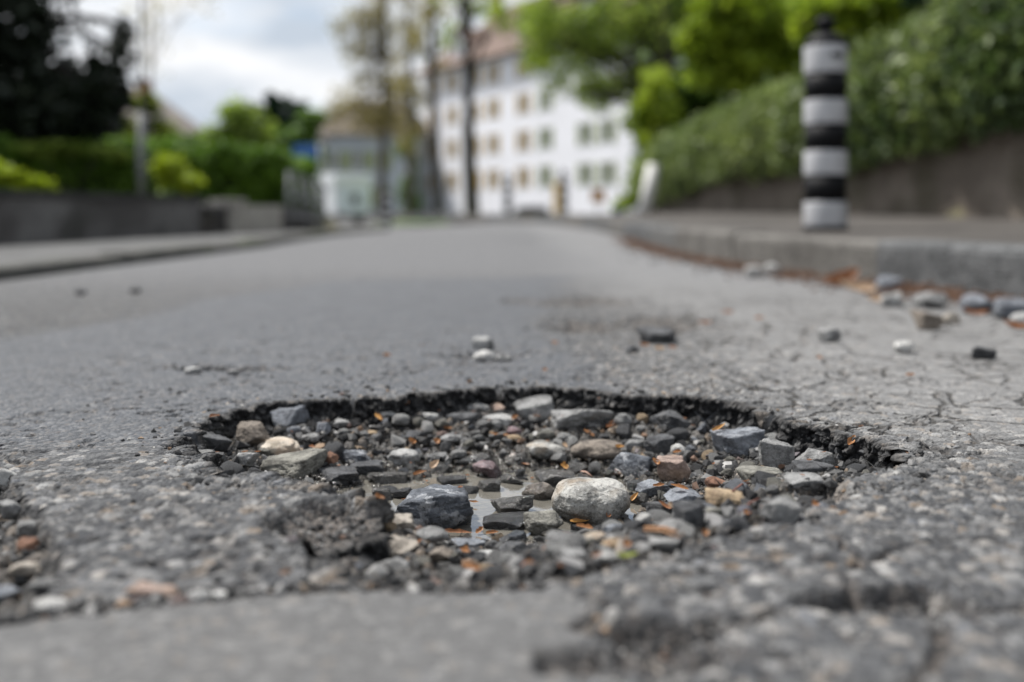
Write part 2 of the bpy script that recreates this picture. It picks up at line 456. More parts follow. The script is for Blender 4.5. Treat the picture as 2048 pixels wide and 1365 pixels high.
def road_material():
    t = NT("asphalt")
    v = t.n("ShaderNodeTexCoord").outputs['Object']
    a1 = t.n("ShaderNodeAttribute", attribute_name="m1"); a2 = t.n("ShaderNodeAttribute", attribute_name="m2")
    s1 = t.n("ShaderNodeSeparateColor", {0: a1.outputs['Color']}); s2 = t.n("ShaderNodeSeparateColor", {0: a2.outputs['Color']})
    fresh, patch, inside, dark = s1.outputs[0], s1.outputs[1], s1.outputs[2], a1.outputs['Alpha']
    cid, bmp, crack, wet = s2.outputs[0], s2.outputs[1], s2.outputs[2], a2.outputs['Alpha']
    vv = t.vor(v, 270); vw = t.vor(v, 150)
    vr = t.n("ShaderNodeSeparateColor", {0: vv.outputs['Color']}).outputs[0]
    wr = t.n("ShaderNodeSeparateColor", {0: vw.outputs['Color']}).outputs[0]
    n_big = t.noise(v, 2.2, 5, 0.6); n_mid = t.noise(v, 16, 4, 0.6); n_fine = t.noise(v, 420, 3, 0.7)
    stops = [(0.0, (.014, .015, .017)), (.3, (.034, .036, .040)), (.52, (.068, .070, .074)), (.70, (.135, .136, .138)), (.82, (.23, .228, .222)), (.87, (.19, .14, .095)), (.92, (.40, .392, .375)), (1.0, (.09, .098, .115))]
    agg = t.ramp(cid, stops)
    agg2 = t.ramp(vr, stops)
    agg3 = t.ramp(wr, stops)
    agg = t.mix(t.math('MULTIPLY', t.step(n_fine, .45, .62), .35), agg, agg2)
    agg = t.mix(.25, agg, agg3)
    near_ = t.n("ShaderNodeAttribute", attribute_name="m3").outputs['Fac']
    agg = t.mix(near_, t.mix(.35, agg3, agg2), agg)
    bmp = t.n("ShaderNodeMix", {0: near_, 2: t.step(vw.outputs['Distance'], .75, .35), 3: bmp}).outputs[0]
    binder = t.ramp(n_fine, [(.3, (.012, .012, .013)), (.7, (.046, .046, .046))])
    A = t.mix(t.step(bmp, .12, .6), binder, agg)
    A = t.mix(t.step(n_mid, .35, .7), A, t.mix(.35, A, (.088, .088, .089)))
    D = t.mix(t.step(n_mid, .3, .75), (.044, .050, .060), (.074, .082, .096))
    D = t.mix(.33, D, agg2)
    sx = t.n("ShaderNodeSeparateXYZ", {0: v})
    worn = t.step(t.math('ADD', sx.outputs[0], t.math('MULTIPLY', t.math('SUBTRACT', n_big, .5), .5)), .1, .45)
    worn = t.math('MULTIPLY', worn, t.step(sx.outputs[1], .7, 1.1))
    A = t.mix(t.math('MULTIPLY', worn, .75), A, t.mix(.6, A, (.29, .286, .278)))
    A = t.mix(t.step(sx.outputs[1], 1.8, 4.0), A, t.mix(.6, A, (.155, .156, .160)))
    A = t.mix(t.math('MULTIPLY', dark, .8), A, D)
    P = t.mix(t.step(n_fine, .3, .7), (.07, .069, .068), (.125, .123, .121))
    P = t.mix(t.step(n_big, .4, .65), P, t.mix(.3, P, (.10, .10, .10)))
    P = t.mix(.18, P, agg3)
    dv = t.n("ShaderNodeVectorMath", {0: v, 1: t.n("ShaderNodeVectorMath", {0: t.n("ShaderNodeTexNoise", {'Vector': v, 'Scale': 14, 'Detail': 4}).outputs['Color'], 1: (.06, .06, 0)}, operation='MULTIPLY').outputs[0]}, operation='ADD').outputs[0]
    ce = t.vor(dv, 10.5, 'DISTANCE_TO_EDGE').outputs['Distance']; ce2 = t.vor(dv, 24, 'DISTANCE_TO_EDGE').outputs['Distance']
    cz = t.math('MULTIPLY', t.math('MULTIPLY', t.step(sx.outputs[0], .1, .3), t.step(sx.outputs[1], .7, 1.0)), t.step(sx.outputs[1], 3.2, 2.2))
    ck = t.math('MAXIMUM', t.math('MULTIPLY', t.step(ce, .035, .008), t.step(t.noise(v, 7, 3), .36, .52)), t.math('MULTIPLY', t.step(ce2, .05, .012), t.step(t.noise(v, 5.3, 3), .52, .62)))
    ck = t.math('MULTIPLY', ck, cz)
    A = t.mix(t.math('MULTIPLY', ck, .85), A, (.03, .027, .024))
    A = t.mix(patch, A, P)
    A = t.mix(t.math('MULTIPLY', crack, .8), A, t.mix(t.step(vr, .3, .8), (.032, .030, .028), (.12, .10, .085)))
    grav = t.ramp(cid, [(0.0, (.016, .016, .016)), (.35, (.032, .031, .030)), (.6, (.06, .058, .056)), (.8, (.13, .126, .12)), (.88, (.19, .14, .095)), (1.0, (.07, .075, .085))])
    grav = t.mix(.4, grav, t.ramp(vr, [(0, (.02, .02, .02)), (.5, (.06, .056, .052)), (.85, (.16, .15, .14)), (1, (.2, .14, .09))]))
    grav = t.mix(t.step(n_mid, .45, .7), grav, t.mix(.5, grav, (.085, .076, .066)))
    C = t.mix(inside, A, grav)
    C = t.mix(fresh, C, t.mix(.3, t.ramp(cid, [(0, (.006, .006, .007)), (.6, (.012, .012, .013)), (.78, (.045, .045, .046)), (.92, (.12, .118, .115)), (1, (.05, .052, .058))]), t.mix(t.step(vr, .5, .95), (.008, .008, .009), (.06, .06, .06))))
    C = t.mix(wet, C, t.mix(.65, C, (.05, .046, .04)))
    rough = t.mix(inside, (.88, .88, .88), (.72, .72, .72))
    rough = t.mix(t.math('MULTIPLY', dark, .8), rough, (.6, .6, .6))
    rough = t.mix(fresh, rough, (.7, .7, .7))
    rough = t.mix(wet, rough, (.14, .14, .14))
    hgt = t.math('ADD', t.math('MULTIPLY', vv.outputs['Distance'], -.6), t.math('MULTIPLY', n_fine, .8))
    hgt = t.math('ADD', hgt, t.math('MULTIPLY', vw.outputs['Distance'], -.9))
    hgt = t.math('SUBTRACT', hgt, t.math('MULTIPLY', ck, 1.6))
    k = t.math('SUBTRACT', 1.0, t.math('MULTIPLY', patch, .75))
    nb = t.n("ShaderNodeBump", {'Height': hgt, 'Strength': t.math('MULTIPLY', k, .9), 'Distance': .003})
    return t.fin(C, rough, .35, nb.outputs[0])
MAT_ROAD = road_material()
road = tag(ob("road", road_me, MAT_ROAD), "cracked grey asphalt street with a rubble filled pothole", None, None, "structure")

# the broken edge of the asphalt layer: a real cliff with ledges and loose-looking chunks
def broken_edge():
    n0 = 2600
    per = np.linalg.norm(np.roll(RIM[:, :2], -1, 0) - RIM[:, :2], axis=1); cum = np.concatenate([[0], np.cumsum(per)])
    t = np.linspace(0, cum[-1], n0, endpoint=False)
    k = np.clip(np.searchsorted(cum, t, 'right') - 1, 0, len(RIM) - 1); u = ((t - cum[k]) / per[k])[:, None]
    A = RIM[k]; B = RIM[(k + 1) % len(RIM)]
    P = A + (B - A) * u
    cwv = P[:, 2]; P = P[:, :2]
    w = 25; ker = np.ones(2 * w + 1) / (2 * w + 1)
    Ps = np.stack([np.convolve(np.concatenate([P[-w:, i], P[:, i], P[:w, i]]), ker, 'valid') for i in (0, 1)], -1)
    T = np.roll(Ps, -8, 0) - np.roll(Ps, 8, 0); T /= np.linalg.norm(T, axis=1)[:, None]
    N = np.stack([T[:, 1], -T[:, 0]], -1)
    tst = Ps + N * .01
    if (polydist(tst[:, 0], tst[:, 1], RIM)[0] > polydist(Ps[:, 0], Ps[:, 1], RIM)[0]).mean() < .5: N = -N
    offs = np.linspace(-.05, .05, 61)
    QX = P[:, 0][:, None] + N[:, 0][:, None] * offs; QY = P[:, 1][:, None] + N[:, 1][:, None] * offs
    _, _, sdq, _, _, _ = hole_sd(QX.ravel(), QY.ravel()); sdq = sdq.reshape(QX.shape)
    hitk = np.argmax(sdq > 0, 1); c0 = offs[np.clip(hitk, 1, 60)]
    C = P + N * c0[:, None]
    rows = []; m1r = []; m2r = []
    NR = 22
    for r in range(NR + 3):
        if r < 3:
            o = (-.018, -.009, -.001)[r]; X = C[:, 0] + N[:, 0] * o; Y = C[:, 1] + N[:, 1] * o
            # the lip takes the height of the sound asphalt just outside
            zo, a, b = surf(C[:, 0] - N[:, 0] * .018, C[:, 1] - N[:, 1] * .018)
            Z = zo + (.0003, .0016, .0006)[r] + .0012 * vn3(np.stack([X, Y, zo], -1), .007, 44) * (r > 0)
            top = zo
            fr = np.full(n0, (0., .1, .65)[r])
        else:
            q = (r - 2) / NR
            Z = top - q * (.037 * (.35 + .65 * cwv))
            p3 = np.stack([C[:, 0], C[:, 1], Z * 1.3], -1)
            led = cells(t + .003 * vn3(p3, .02, 3), Z * 1.4 + .004 * vn3(p3, .03, 5), .011, 46)
            led2 = cells(t + .002 * vn3(p3, .01, 4), Z * 1.2, .0055, 47)
            o = -.002 * np.sin(math.pi * min(1, q * 1.5)) + .014 * q ** 2 + .012 * (led[2] - .4) * ss(0, .18, led[1]) + .005 * (led2[2] - .5) * ss(0, .2, led2[1]) + .002 * vn3(p3, .004, 48)
            o = o * min(1.0, .35 + 2.2 * q)
            X = C[:, 0] + N[:, 0] * o; Y = C[:, 1] + N[:, 1] * o
            fr = np.full(n0, 1.0) * (.82 + .18 * (led[2] < .8))
            b = np.stack([led2[2], led2[1], 0 * X, 0 * X], -1)
        rows.append(np.stack([X, Y, Z], -1)); m1r.append(np.stack([fr, 0 * fr, (fr > .5) * 1.0, a[:, 3]], -1)); m2r.append(b)
    V = np.concatenate(rows); M1 = np.concatenate(m1r); M2 = np.concatenate(m2r)
    i = np.arange(len(V)).reshape(NR + 3, n0)
    F = np.stack([i[:-1, :], i[1:, :], np.roll(i, -1, 1)[1:, :], np.roll(i, -1, 1)[:-1, :]], -1)
    ok = (cwv > .55) & (np.roll(cwv, -1) > .55) & (np.linalg.norm(np.roll(C, -1, 0) - C, axis=1) < .006)
    F = F[:, ok].reshape(-1, 4)
    used = np.unique(F); lut = np.full(len(V), -1); lut[used] = np.arange(len(used))
    me = npmesh("broken_edge", V[used], lut[F])
    attr(me, "m1", M1[used]); attr(me, "m2", M2[used]); attr(me, "m3", np.ones((len(used), 4)))
    return ob("broken_edge", me, MAT_ROAD, road)
broken_edge()

def water_material():
    t = NT("muddy_water")
    v = t.n("ShaderNodeTexCoord").outputs['Object']
    c = t.ramp(t.noise(v, 22, 4), [(.3, (.10, .093, .078)), (.7, (.16, .15, .13))])
    t.p.inputs['IOR'].default_value = 1.33
    t.p.inputs['Coat Weight'].default_value = 0.6
    t.p.inputs['Coat Roughness'].default_value = 0.02
    b = t.bump(t.noise(v, 60, 2), .12, .004)
    return t.fin(c, .06, .6, b)
wx, wy = np.meshgrid(np.linspace(-.24, .24, 40), np.linspace(.74, 1.16, 36))
wi = np.arange(40 * 36).reshape(36, 40)
wf = np.stack([wi[:-1, :-1], wi[:-1, 1:], wi[1:, 1:], wi[1:, :-1]], -1).reshape(-1, 4)
wsurf = surf(wx.ravel(), wy.ravel(), False)
keep = (wsurf[wf] < WATER_Z + .014).any(1)
tag(ob("puddle_water", npmesh("puddle_water", np.stack([wx.ravel(), wy.ravel(), np.full(wx.size, WATER_Z)], -1), wf[keep]), water_material()),
    "shallow muddy rainwater lying between the stones of the pothole", None, None, "structure")

# ------------------------------------------------------------------ stones
_ico = {}
def ico(sub):
    if sub not in _ico:
        bm = bmesh.new(); bmesh.ops.create_icosphere(bm, subdivisions=sub, radius=1)
        v = np.array([x.co[:] for x in bm.verts]); f = np.array([[q.index for q in p.verts] for p in bm.faces])
        bm.free(); _ico[sub] = (v / np.linalg.norm(v, axis=1)[:, None], f)
    return _ico[sub]
def stone_verts(size, kind, seed, sub, rough=1.0):
    rng = np.random.default_rng(seed)
    d, f = ico(sub)
    # work in the stone's own proportions so that facets are not sheared
    if kind == 'round':
        r = 1 + .30 * vn3(d, 1.05, seed) + .12 * vn3(d, .5, seed + 3)
        e = np.sign(d) * np.abs(d) ** .86
        p = e * r[:, None]
        p = p + d * (.022 * rough * vn3(d, .16, seed + 5))[:, None] + d * (.012 * rough * vn3(d, .055, seed + 6))[:, None]
    else:
        k = {'angular': 13, 'block': 9, 'slab': 11, 'sub': 15}[kind]
        i = np.arange(k) + .5
        ph = np.arccos(1 - 2 * i / k); th = math.pi * (1 + 5 ** .5) * i + rng.uniform(0, 6.28)
        n = np.stack([np.cos(th) * np.sin(ph), np.sin(th) * np.sin(ph), np.cos(ph)], -1) + rng.normal(0, .28, (k, 3))
        n /= np.linalg.norm(n, axis=1)[:, None]
        h = rng.uniform(.62, .92, k)
        if kind in ('block', 'angular', 'slab'):
            ax = np.array([(1, 0, 0), (-1, 0, 0), (0, 1, 0), (0, -1, 0), (0, 0, 1), (0, 0, -1)], float)
            ax = ax + rng.normal(0, {'block': .15, 'angular': .30, 'slab': .13}[kind], (6, 3))
            ax /= np.linalg.norm(ax, axis=1)[:, None]
            k2 = {'block': 6, 'angular': 7, 'slab': 6}[kind]
            n = np.concatenate([ax, n[:k2] if kind == 'slab' else n[rng.permutation(k)[:k2]]])
            h = np.concatenate([rng.uniform(.62, .80, 6), rng.uniform(.72, 1.02, k2)])
        dw = d + .07 * np.stack([vn3(d, .7, seed + 20 + j) for j in range(3)], -1)
        dw /= np.linalg.norm(dw, axis=1)[:, None]
        q = np.maximum(dw @ n.T, 1e-3) / h
        pw = 48.0 if kind != 'sub' else 22.0
        r = 1.0 / ((q ** pw).sum(1) ** (1 / pw))
        r = np.minimum(r, 1.6)
        # facet steps and chips
        r = r * (1 + .06 * vn3(d, .38, seed + 8) + .036 * rough * vn3(d, .15, seed + 9) + .018 * rough * vn3(d, .06, seed + 10))
        p = d * r[:, None]
    if kind == 'slab':
        p[:, 2] = np.sign(p[:, 2]) * np.minimum(np.abs(p[:, 2]), .62 + .06 * vn3(d, .4, seed + 12))
    a = rng.uniform(-.5, .5) if kind in ('block', 'slab', 'angular') else rng.uniform(0, 6.28); ca, sa = math.cos(a), math.sin(a)
    p = p @ np.array([[ca, -sa, 0], [sa, ca, 0], [0, 0, 1]])
    lo, hi = p.min(0), p.max(0)
    p = (p - (lo + hi) / 2) / (hi - lo) * np.array(size)
    return p, f

def stone_mat(name, c1, c2, speck=.25, vein=0.0, tint=None, wet=False, rough=.82, dusty=.35):
    t = NT(name)
    tc = t.n("ShaderNodeTexCoord").outputs['Object']
    rnd = t.n("ShaderNodeObjectInfo").outputs['Random']
    v = t.n("ShaderNodeVectorMath", {0: tc, 1: t.n("ShaderNodeCombineXYZ", {0: t.math('MULTIPLY', rnd, 7.0), 1: t.math('MULTIPLY', rnd, 3.0), 2: rnd}).outputs[0]}, operation='ADD').outputs[0]
    n1 = t.noise(v, 55, 6, .68, .5); n2 = t.noise(v, 230, 5, .75); n3 = t.noise(v, 620, 3, .65)
    speck = min(1.0, speck + .3)
    col = t.mix(t.step(n1, .36, .62), tuple(x * .8 for x in c1), tuple(min(.8, x * 1.12) for x in c2))
    col = t.mix(t.math('MULTIPLY', t.step(n2, .5, .72), speck), col, tuple(x * .35 for x in c1))
    col = t.mix(t.math('MULTIPLY', t.step(n3, .58, .75), speck), col, tuple(min(.75, x * 1.7 + .06) for x in c2))
    if vein:
        wv = t.n("ShaderNodeTexWave", {'Vector': v, 'Scale': 16, 'Distortion': 9, 'Detail': 4, 'Detail Scale': 2.2, 'Detail Roughness': .65}, wave_type='BANDS', bands_direction='DIAGONAL')
        vm = t.math('MULTIPLY', t.step(wv.outputs['Fac'], .72, .98), t.step(t.noise(v, 60, 4, .7), .4, .62))
        col = t.mix(t.math('MULTIPLY', vm, vein), col, (.5, .51, .53))
    if tint is not None:
        col = t.mix(t.math('MULTIPLY', t.step(t.noise(v, 30, 3), .5, .7), .6), col, tint)
    col = t.mix(t.math('MULTIPLY', t.step(t.noise(v, 75, 5, .7), .52, .8), dusty * 1.0), col, (.235, .215, .19))
    pos = t.n("ShaderNodeSeparateXYZ", {0: t.n("ShaderNodeNewGeometry").outputs['Position']}).outputs[2]
    edge = t.math('ADD', pos, t.math('MULTIPLY', t.math('SUBTRACT', t.noise(tc, 120, 3), .5), .02))
    damp = t.step(edge, WATER_Z + .018, WATER_Z + .006)
    if wet: damp = t.math('MAXIMUM', damp, t.step(t.noise(v, 55, 3), .36, .52))
    col = t.mix(damp, col, t.mix(.55, col, (.012, .012, .012)))
    rg = t.mix(damp, (rough,) * 3, (.10,) * 3)
    h = t.math('ADD', t.math('MULTIPLY', n2, 1.0), t.math('MULTIPLY', n3, .35))
    nb = t.bump(h, 1.0, .0042)
    return t.fin(col, rg, .45, nb)
SM = {
 'slate': stone_mat("stone_slate", (.055, .062, .075), (.13, .142, .162), .3, .75, dusty=.1),
 'dark': stone_mat("stone_dark", (.045, .046, .050), (.10, .102, .106), .3),
 'wetdark': stone_mat("stone_wet_dark", (.055, .055, .057), (.12, .12, .12), .3, wet=True, dusty=.15),
 'wetgrey': stone_mat("stone_wet_grey", (.11, .105, .098), (.21, .20, .185), .3, wet=True),
 'blue': stone_mat("stone_blue", (.11, .12, .14), (.23, .245, .27), .3, .35),
 'grey': stone_mat("stone_grey", (.15, .15, .148), (.28, .278, .272), .35),
 'light': stone_mat("stone_light", (.27, .27, .265), (.43, .425, .41), .3),
 'pale': stone_mat("stone_pale", (.42, .41, .39), (.62, .61, .585), .25),
 'granite': stone_mat("stone_granite", (.22, .215, .20), (.46, .45, .42), .75, tint=(.33, .24, .15), dusty=.15),
 'beige': stone_mat("stone_beige", (.29, .255, .215), (.46, .41, .35), .3),
 'cream': stone_mat("stone_cream", (.43, .37, .29), (.62, .55, .46), .25, tint=(.50, .34, .22)),
 'tan': stone_mat("stone_tan", (.28, .20, .125), (.44, .33, .21), .3),
 'pink': stone_mat("stone_pink", (.24, .175, .15), (.40, .30, .25), .35, tint=(.36, .25, .17)),
 'purple': stone_mat("stone_purple", (.12, .075, .08), (.24, .16, .165), .3, .2),
 'brown': stone_mat("stone_brown", (.12, .10, .082), (.23, .195, .16), .35),
 'rust': stone_mat("stone_rust", (.14, .07, .045), (.26, .14, .09), .35),
 'olive': stone_mat("stone_olive", (.15, .145, .125), (.27, .26, .225), .4),
}
def hit(px, py, lo=.4, hi=8.0):
    """where the line through a photo pixel meets the road, the pit floor or the water"""
    Y = np.geomspace(lo, hi, 1500)
    X = (px - 1024.0) / FPX * Y
    zr = CAM_H - (py - HOR) / FPX * Y
    zs = surf(X, Y, False)
    zs = np.where(zs < WATER_Z, WATER_Z, zs)
    k = int(np.argmax(zr <= zs))
    return X[k], Y[k], zs[k]
SEED = [100]
FOOT = []
def put_stone(x0, y0, x1, y1, kind, mat, label, sub=5, name="stone", group=None, depth=.85, sink=.22, base=None):
    SEED[0] += 1
    X, Y, zs = hit((x0 + x1) / 2, y1 - .06 * (y1 - y0)) if base is None else base
    w = (x1 - x0) / FPX * Y
    d = w * depth
    Yc = Y + d * .42
    w = 1.1 * (x1 - x0) / FPX * (Yc - d * .2)
    Xc = ((x0 + x1) / 2 - 1024.0) / FPX * Yc
    ztop = CAM_H - (y0 - HOR) / FPX * (Yc + d * .12)
    zb = zs - .0
    h = max(ztop - zb, .28 * w)
    zb2 = ztop - h * (1 + sink) if h > (ztop - zb) - 1e-6 else zb - h * sink
    hh = ztop - zb2
    p, f = stone_verts((w, d, hh), kind, SEED[0], sub)
    me = npmesh(name, p + np.array((0, 0, hh / 2)), f)
    o = ob(name, me, SM[mat], None, (Xc, Yc, zb2))
    FOOT.append((Xc, Yc, max(w, d) / 2))
    return tag(o, label, "stone", group)
S = put_stone

# --- the stones one can tell apart in the pothole: photo box, shape, material, label
HERO = [
 (788,971,943,1063,'block','slate',"large angular blue-grey rock with white veins standing in the puddle",6),
 (1109,957,1253,1056,'round','granite',"large rounded pale speckled boulder at the right side of the puddle",6),
 (539,810,615,863,'angular','blue',"pointed blue-grey stone at the far left of the pothole",5),
 (470,845,539,899,'angular','brown',"rough brown-grey stone left behind the cream pebble",5),
 (387,859,463,913,'angular','dark',"striated dark grey stone in the left corner of the pothole",5),
 (515,875,597,919,'round','cream',"rounded cream coloured stone on the left side of the pothole",5),
 (465,901,517,941,'angular','light',"pale grey angular stone at the left rim below the cream stone",5),
 (531,904,643,960,'block','olive',"broad olive-grey block in front of the cream stone",5),
 (623,937,719,969,'slab','dark',"long flat dark slab lying just right of the olive-grey block",5),
 (701,922,770,957,'angular','dark',"dark wedge-shaped stone behind the right end of the long flat slab",5),
 (681,899,741,930,'angular','slate',"dark bluish stone between the rust-brown stone and the round grey pebble",5),
 (645,902,676,937,'angular','rust',"small rust-brown stone right of the olive-grey block",5),
 (777,897,837,935,'round','light',"smooth round light grey pebble left of the puddle",5),
 (575,850,605,875,'angular','blue',"small bluish stone leaning on the pointed blue-grey stone",4),
 (633,845,660,872,'angular','blue',"small bluish pebble right of the pointed blue-grey stone",4),
 (605,865,640,888,'sub','grey',"small grey stone above the cream stone's right end",4),
 (728,810,777,834,'sub','olive',"olive-grey stone close under the far rim, left of centre",4),
 (761,821,795,845,'round','light',"light grey egg-shaped pebble just right of the olive-grey stone by the far rim",4),
 (732,859,761,872,'round','tan',"small flat tan pebble in the left half of the gravel",4),
 (842,825,876,847,'round','light',"light grey pebble under the far rim, left of the dark flat stone",4),
 (934,805,978,827,'round','grey',"smooth grey oval pebble touching the far rim beside the pink pebble",4),
 (979,805,1014,828,'sub','pink',"pink pebble under the far rim beside the smooth grey oval",4),
 (893,825,958,846,'slab','dark',"dark flat stone left of the long light grey pebble",4),
 (958,827,1026,848,'round','light',"long light grey pebble below the pink pebble",5),
 (979,841,1003,860,'round','grey',"small grey oval pebble below the long light grey one",4),
 (1005,788,1024,812,'sub','brown',"small brownish stone wedged upright at the far rim",4),
 (1014,852,1043,874,'sub','purple',"small grey-purple stone above the tan pebble near the middle",4),
 (1014,870,1043,885,'round','tan',"small tan pebble near the middle of the gravel",4),
 (1030,791,1110,838,'angular','grey',"angular grey stone with a pale top under the middle of the far rim",5),
 (1105,808,1219,866,'angular','grey',"big grey faceted stone under the far rim, right of centre",5),
 (1228,826,1263,857,'sub','grey',"small grey stone right of the big faceted stone",4),
 (1055,883,1130,926,'sub','granite',"pale speckled stone at the middle of the pothole",5),
 (1145,877,1248,930,'round','brown',"wide brown-grey rounded stone behind the pale boulder",5),
 (1219,902,1303,959,'angular','slate',"wet blue-grey angular stone right behind the pale boulder",5),
 (1249,879,1293,903,'angular','grey',"grey stone behind the wet blue-grey angular stone",4),
 (1290,869,1345,915,'angular','dark',"dark grey stone left of the small white pebble",5),
 (1303,822,1379,873,'angular','dark',"dark stone tucked under the right part of the far rim",5),
 (1341,887,1371,914,'round','pale',"small white pebble on top of the pinkish stone",4),
 (1312,911,1388,970,'angular','pink',"pinkish tan stone under the small white pebble",5),
 (1427,856,1524,921,'block','blue',"large flat grey slab leaning in the right side of the pothole",5),
 (1516,875,1581,940,'block','grey',"squarish grey stone beside the large leaning slab",5),
 (1598,900,1665,946,'angular','grey',"grey stone at the right end under the broken rim",5),
 (1590,923,1660,955,'slab','dark',"low dark stone in the right corner of the pothole",4),
 (947,922,1003,960,'angular','purple',"wet purple-red stone standing in the puddle",5),
 (781,971,828,1002,'angular','wetdark',"small wet black stone left of the veined blue-grey rock",5),
 (983,989,1066,1036,'angular','wetgrey',"wet grey stone between the veined rock and the pale boulder",5),
 (965,1030,1060,1062,'slab','wetdark',"flat wet dark stone in front of the wet grey one",5),
 (1046,965,1112,1003,'sub','brown',"wet brown stone left of the pale boulder",5),
 (1072,942,1150,976,'slab','wetgrey',"flat wet grey stone behind the pale boulder",5),
 (1050,1018,1124,1076,'sub','olive',"brown-grey stone at the front left of the pale boulder",5),
 (737,942,813,971,'slab','wetgrey',"flat wet grey stone at the left shore of the puddle",5),
 (875,953,932,972,'slab','wetdark',"thin dark stone behind the veined blue-grey rock",4),
 (1030,938,1050,956,'angular','wetdark',"tiny black pointed stone right of the purple-red stone",4),
 (930,905,985,928,'sub','wetgrey',"wet grey stone behind the purple-red stone",4),
 (840,925,905,948,'sub','wetgrey',"muddy wet stone left of the purple-red stone",4),
 (1010,905,1062,935,'sub','wetgrey',"wet speckled stone right behind the purple-red stone",4),
 (779,1029,830,1068,'block','beige',"beige block at the broken front left edge of the puddle",5),
 (824,1053,895,1096,'sub','grey',"grey stone in front of the veined blue-grey rock",5),
 (723,1067,835,1125,'sub','beige',"broad beige-brown stone at the front left edge of the pothole",5),
 (661,1083,698,1108,'sub','dark',"small dark stone on the crumbled front left edge",4),
 (898,1078,972,1103,'slab','blue',"bluish flat stone at the front shore of the puddle",5),
 (950,1101,998,1121,'round','light',"light grey pebble at the front edge below the bluish flat stone",4),
 (1272,961,1345,1003,'angular','blue',"wet bluish stone below the pinkish stone",5),
 (1330,975,1405,1022,'angular','blue',"bluish stone left of the tan speckled stone",5),
 (1413,978,1489,1024,'block','tan',"tan speckled stone on the right slope of the pothole",5),
 (1411,951,1455,981,'sub','rust',"small reddish tan stone above the tan speckled stone",4),
 (1348,1003,1407,1062,'angular','dark',"dark angular stone on the front right slope",5),
 (1295,1003,1345,1046,'angular','dark',"dark pointed stone left of the dark angular one",5),
 (1265,1026,1303,1065,'angular','pale',"whitish speckled stone right of the pale boulder's foot",5),
 (1312,1039,1379,1075,'sub','grey',"grey stone below the dark pointed stone",5),
 (1413,1014,1444,1048,'block','olive',"small olive block below the tan speckled stone",4),
 (1093,1064,1177,1108,'sub','grey',"grey stone at the front edge, in front of the brown-grey stone",5),
 (1171,1064,1209,1090,'round','cream',"small beige round pebble in front of the pale boulder",4),
 (1204,1076,1253,1099,'round','tan',"flat tan pebble in front of the pale boulder",4),
 (1084,1056,1124,1076,'sub','cream',"small cream pebble at the left foot of the pale boulder",4),
 (1204,1050,1253,1076,'angular','slate',"small dark blue stone at the foot of the pale boulder",4),
 (1253,1064,1293,1093,'angular','dark',"small dark stone below the whitish speckled stone",4),
 (1525,993,1598,1054,'sub','grey',"grey stone set in the broken asphalt on the right slope",5),
 (1564,948,1655,986,'slab','grey',"wide grey stone along the right edge of the pothole",5),
 (1480,935,1560,975,'slab','olive',"low muddy grey stone below the squarish grey stone",4),
 (905,968,960,990,'angular','wetdark',"wet dark stone half sunk just right behind the veined rock",4),
 (1000,948,1045,972,'angular','wetgrey',"half sunk wet stone left of the flat wet grey one behind the boulder",4),
 (850,905,900,925,'angular','grey',"grey angular stone right of the round light grey pebble",4),
 (955,960,1000,985,'slab','wetgrey',"low wet stone in front of the purple-red stone",4),
 (1255,960,1290,985,'angular','wetdark',"small wet dark stone right of the pale boulder's top",4),
 (1255,985,1300,1012,'angular','wetgrey',"small wet grey stone right of the pale boulder",4),
 (745,975,785,1003,'slab','wetgrey',"low muddy stone left of the small wet black stone",4),
 (905,1095,955,1122,'angular','dark',"dark stone at the front edge under the bluish flat stone",4),
 (1000,1085,1060,1118,'angular','dark',"dark angular stone at the middle of the front edge",5),
 (1010,1062,1052,1086,'angular','slate',"small dark blue stone at the front shore left of the brown-grey stone",4),
 (1120,1100,1175,1130,'angular','grey',"grey angular stone on the front edge below the pale boulder",4),
 (1190,1098,1245,1130,'sub','light',"light grey stone on the front slope below the flat tan pebble",4),
 (1300,1075,1360,1105,'angular','grey',"grey angular stone on the front slope below the needles",4),
 (850,1095,905,1130,'angular','brown',"brown stone on the front edge left of the bluish flat stone",4),
 (760,1115,820,1150,'sub','grey',"grey stone at the front left corner near the smooth patch",4),
 (1440,1030,1500,1062,'angular','dark',"dark stone on the right slope beside the small olive block",4),
 (1655,878,1718,924,'angular','dark',"dark broken asphalt chunk under the right end of the rim",5),
 (1712,892,1765,930,'angular','dark',"dark crumbled asphalt chunk at the far right corner of the pothole",5),
 (1755,902,1800,932,'angular','dark',"small dark asphalt chunk at the very right tip of the pothole",4),
 (660,838,700,862,'sub','grey',"grey pebble in the left gravel behind the bluish pebble",4),
 (800,860,850,884,'sub','dark',"dark grey stone behind the round light grey pebble",4),
 (880,868,925,890,'sub','grey',"grey stone in the middle of the gravel bed",4),
 (1130,925,1175,950,'sub','wetgrey',"small wet stone under the wide brown-grey stone",4),
]
for h in HERO:
    S(h[0], h[1], h[2], h[3], h[4], h[5], h[6], h[7])
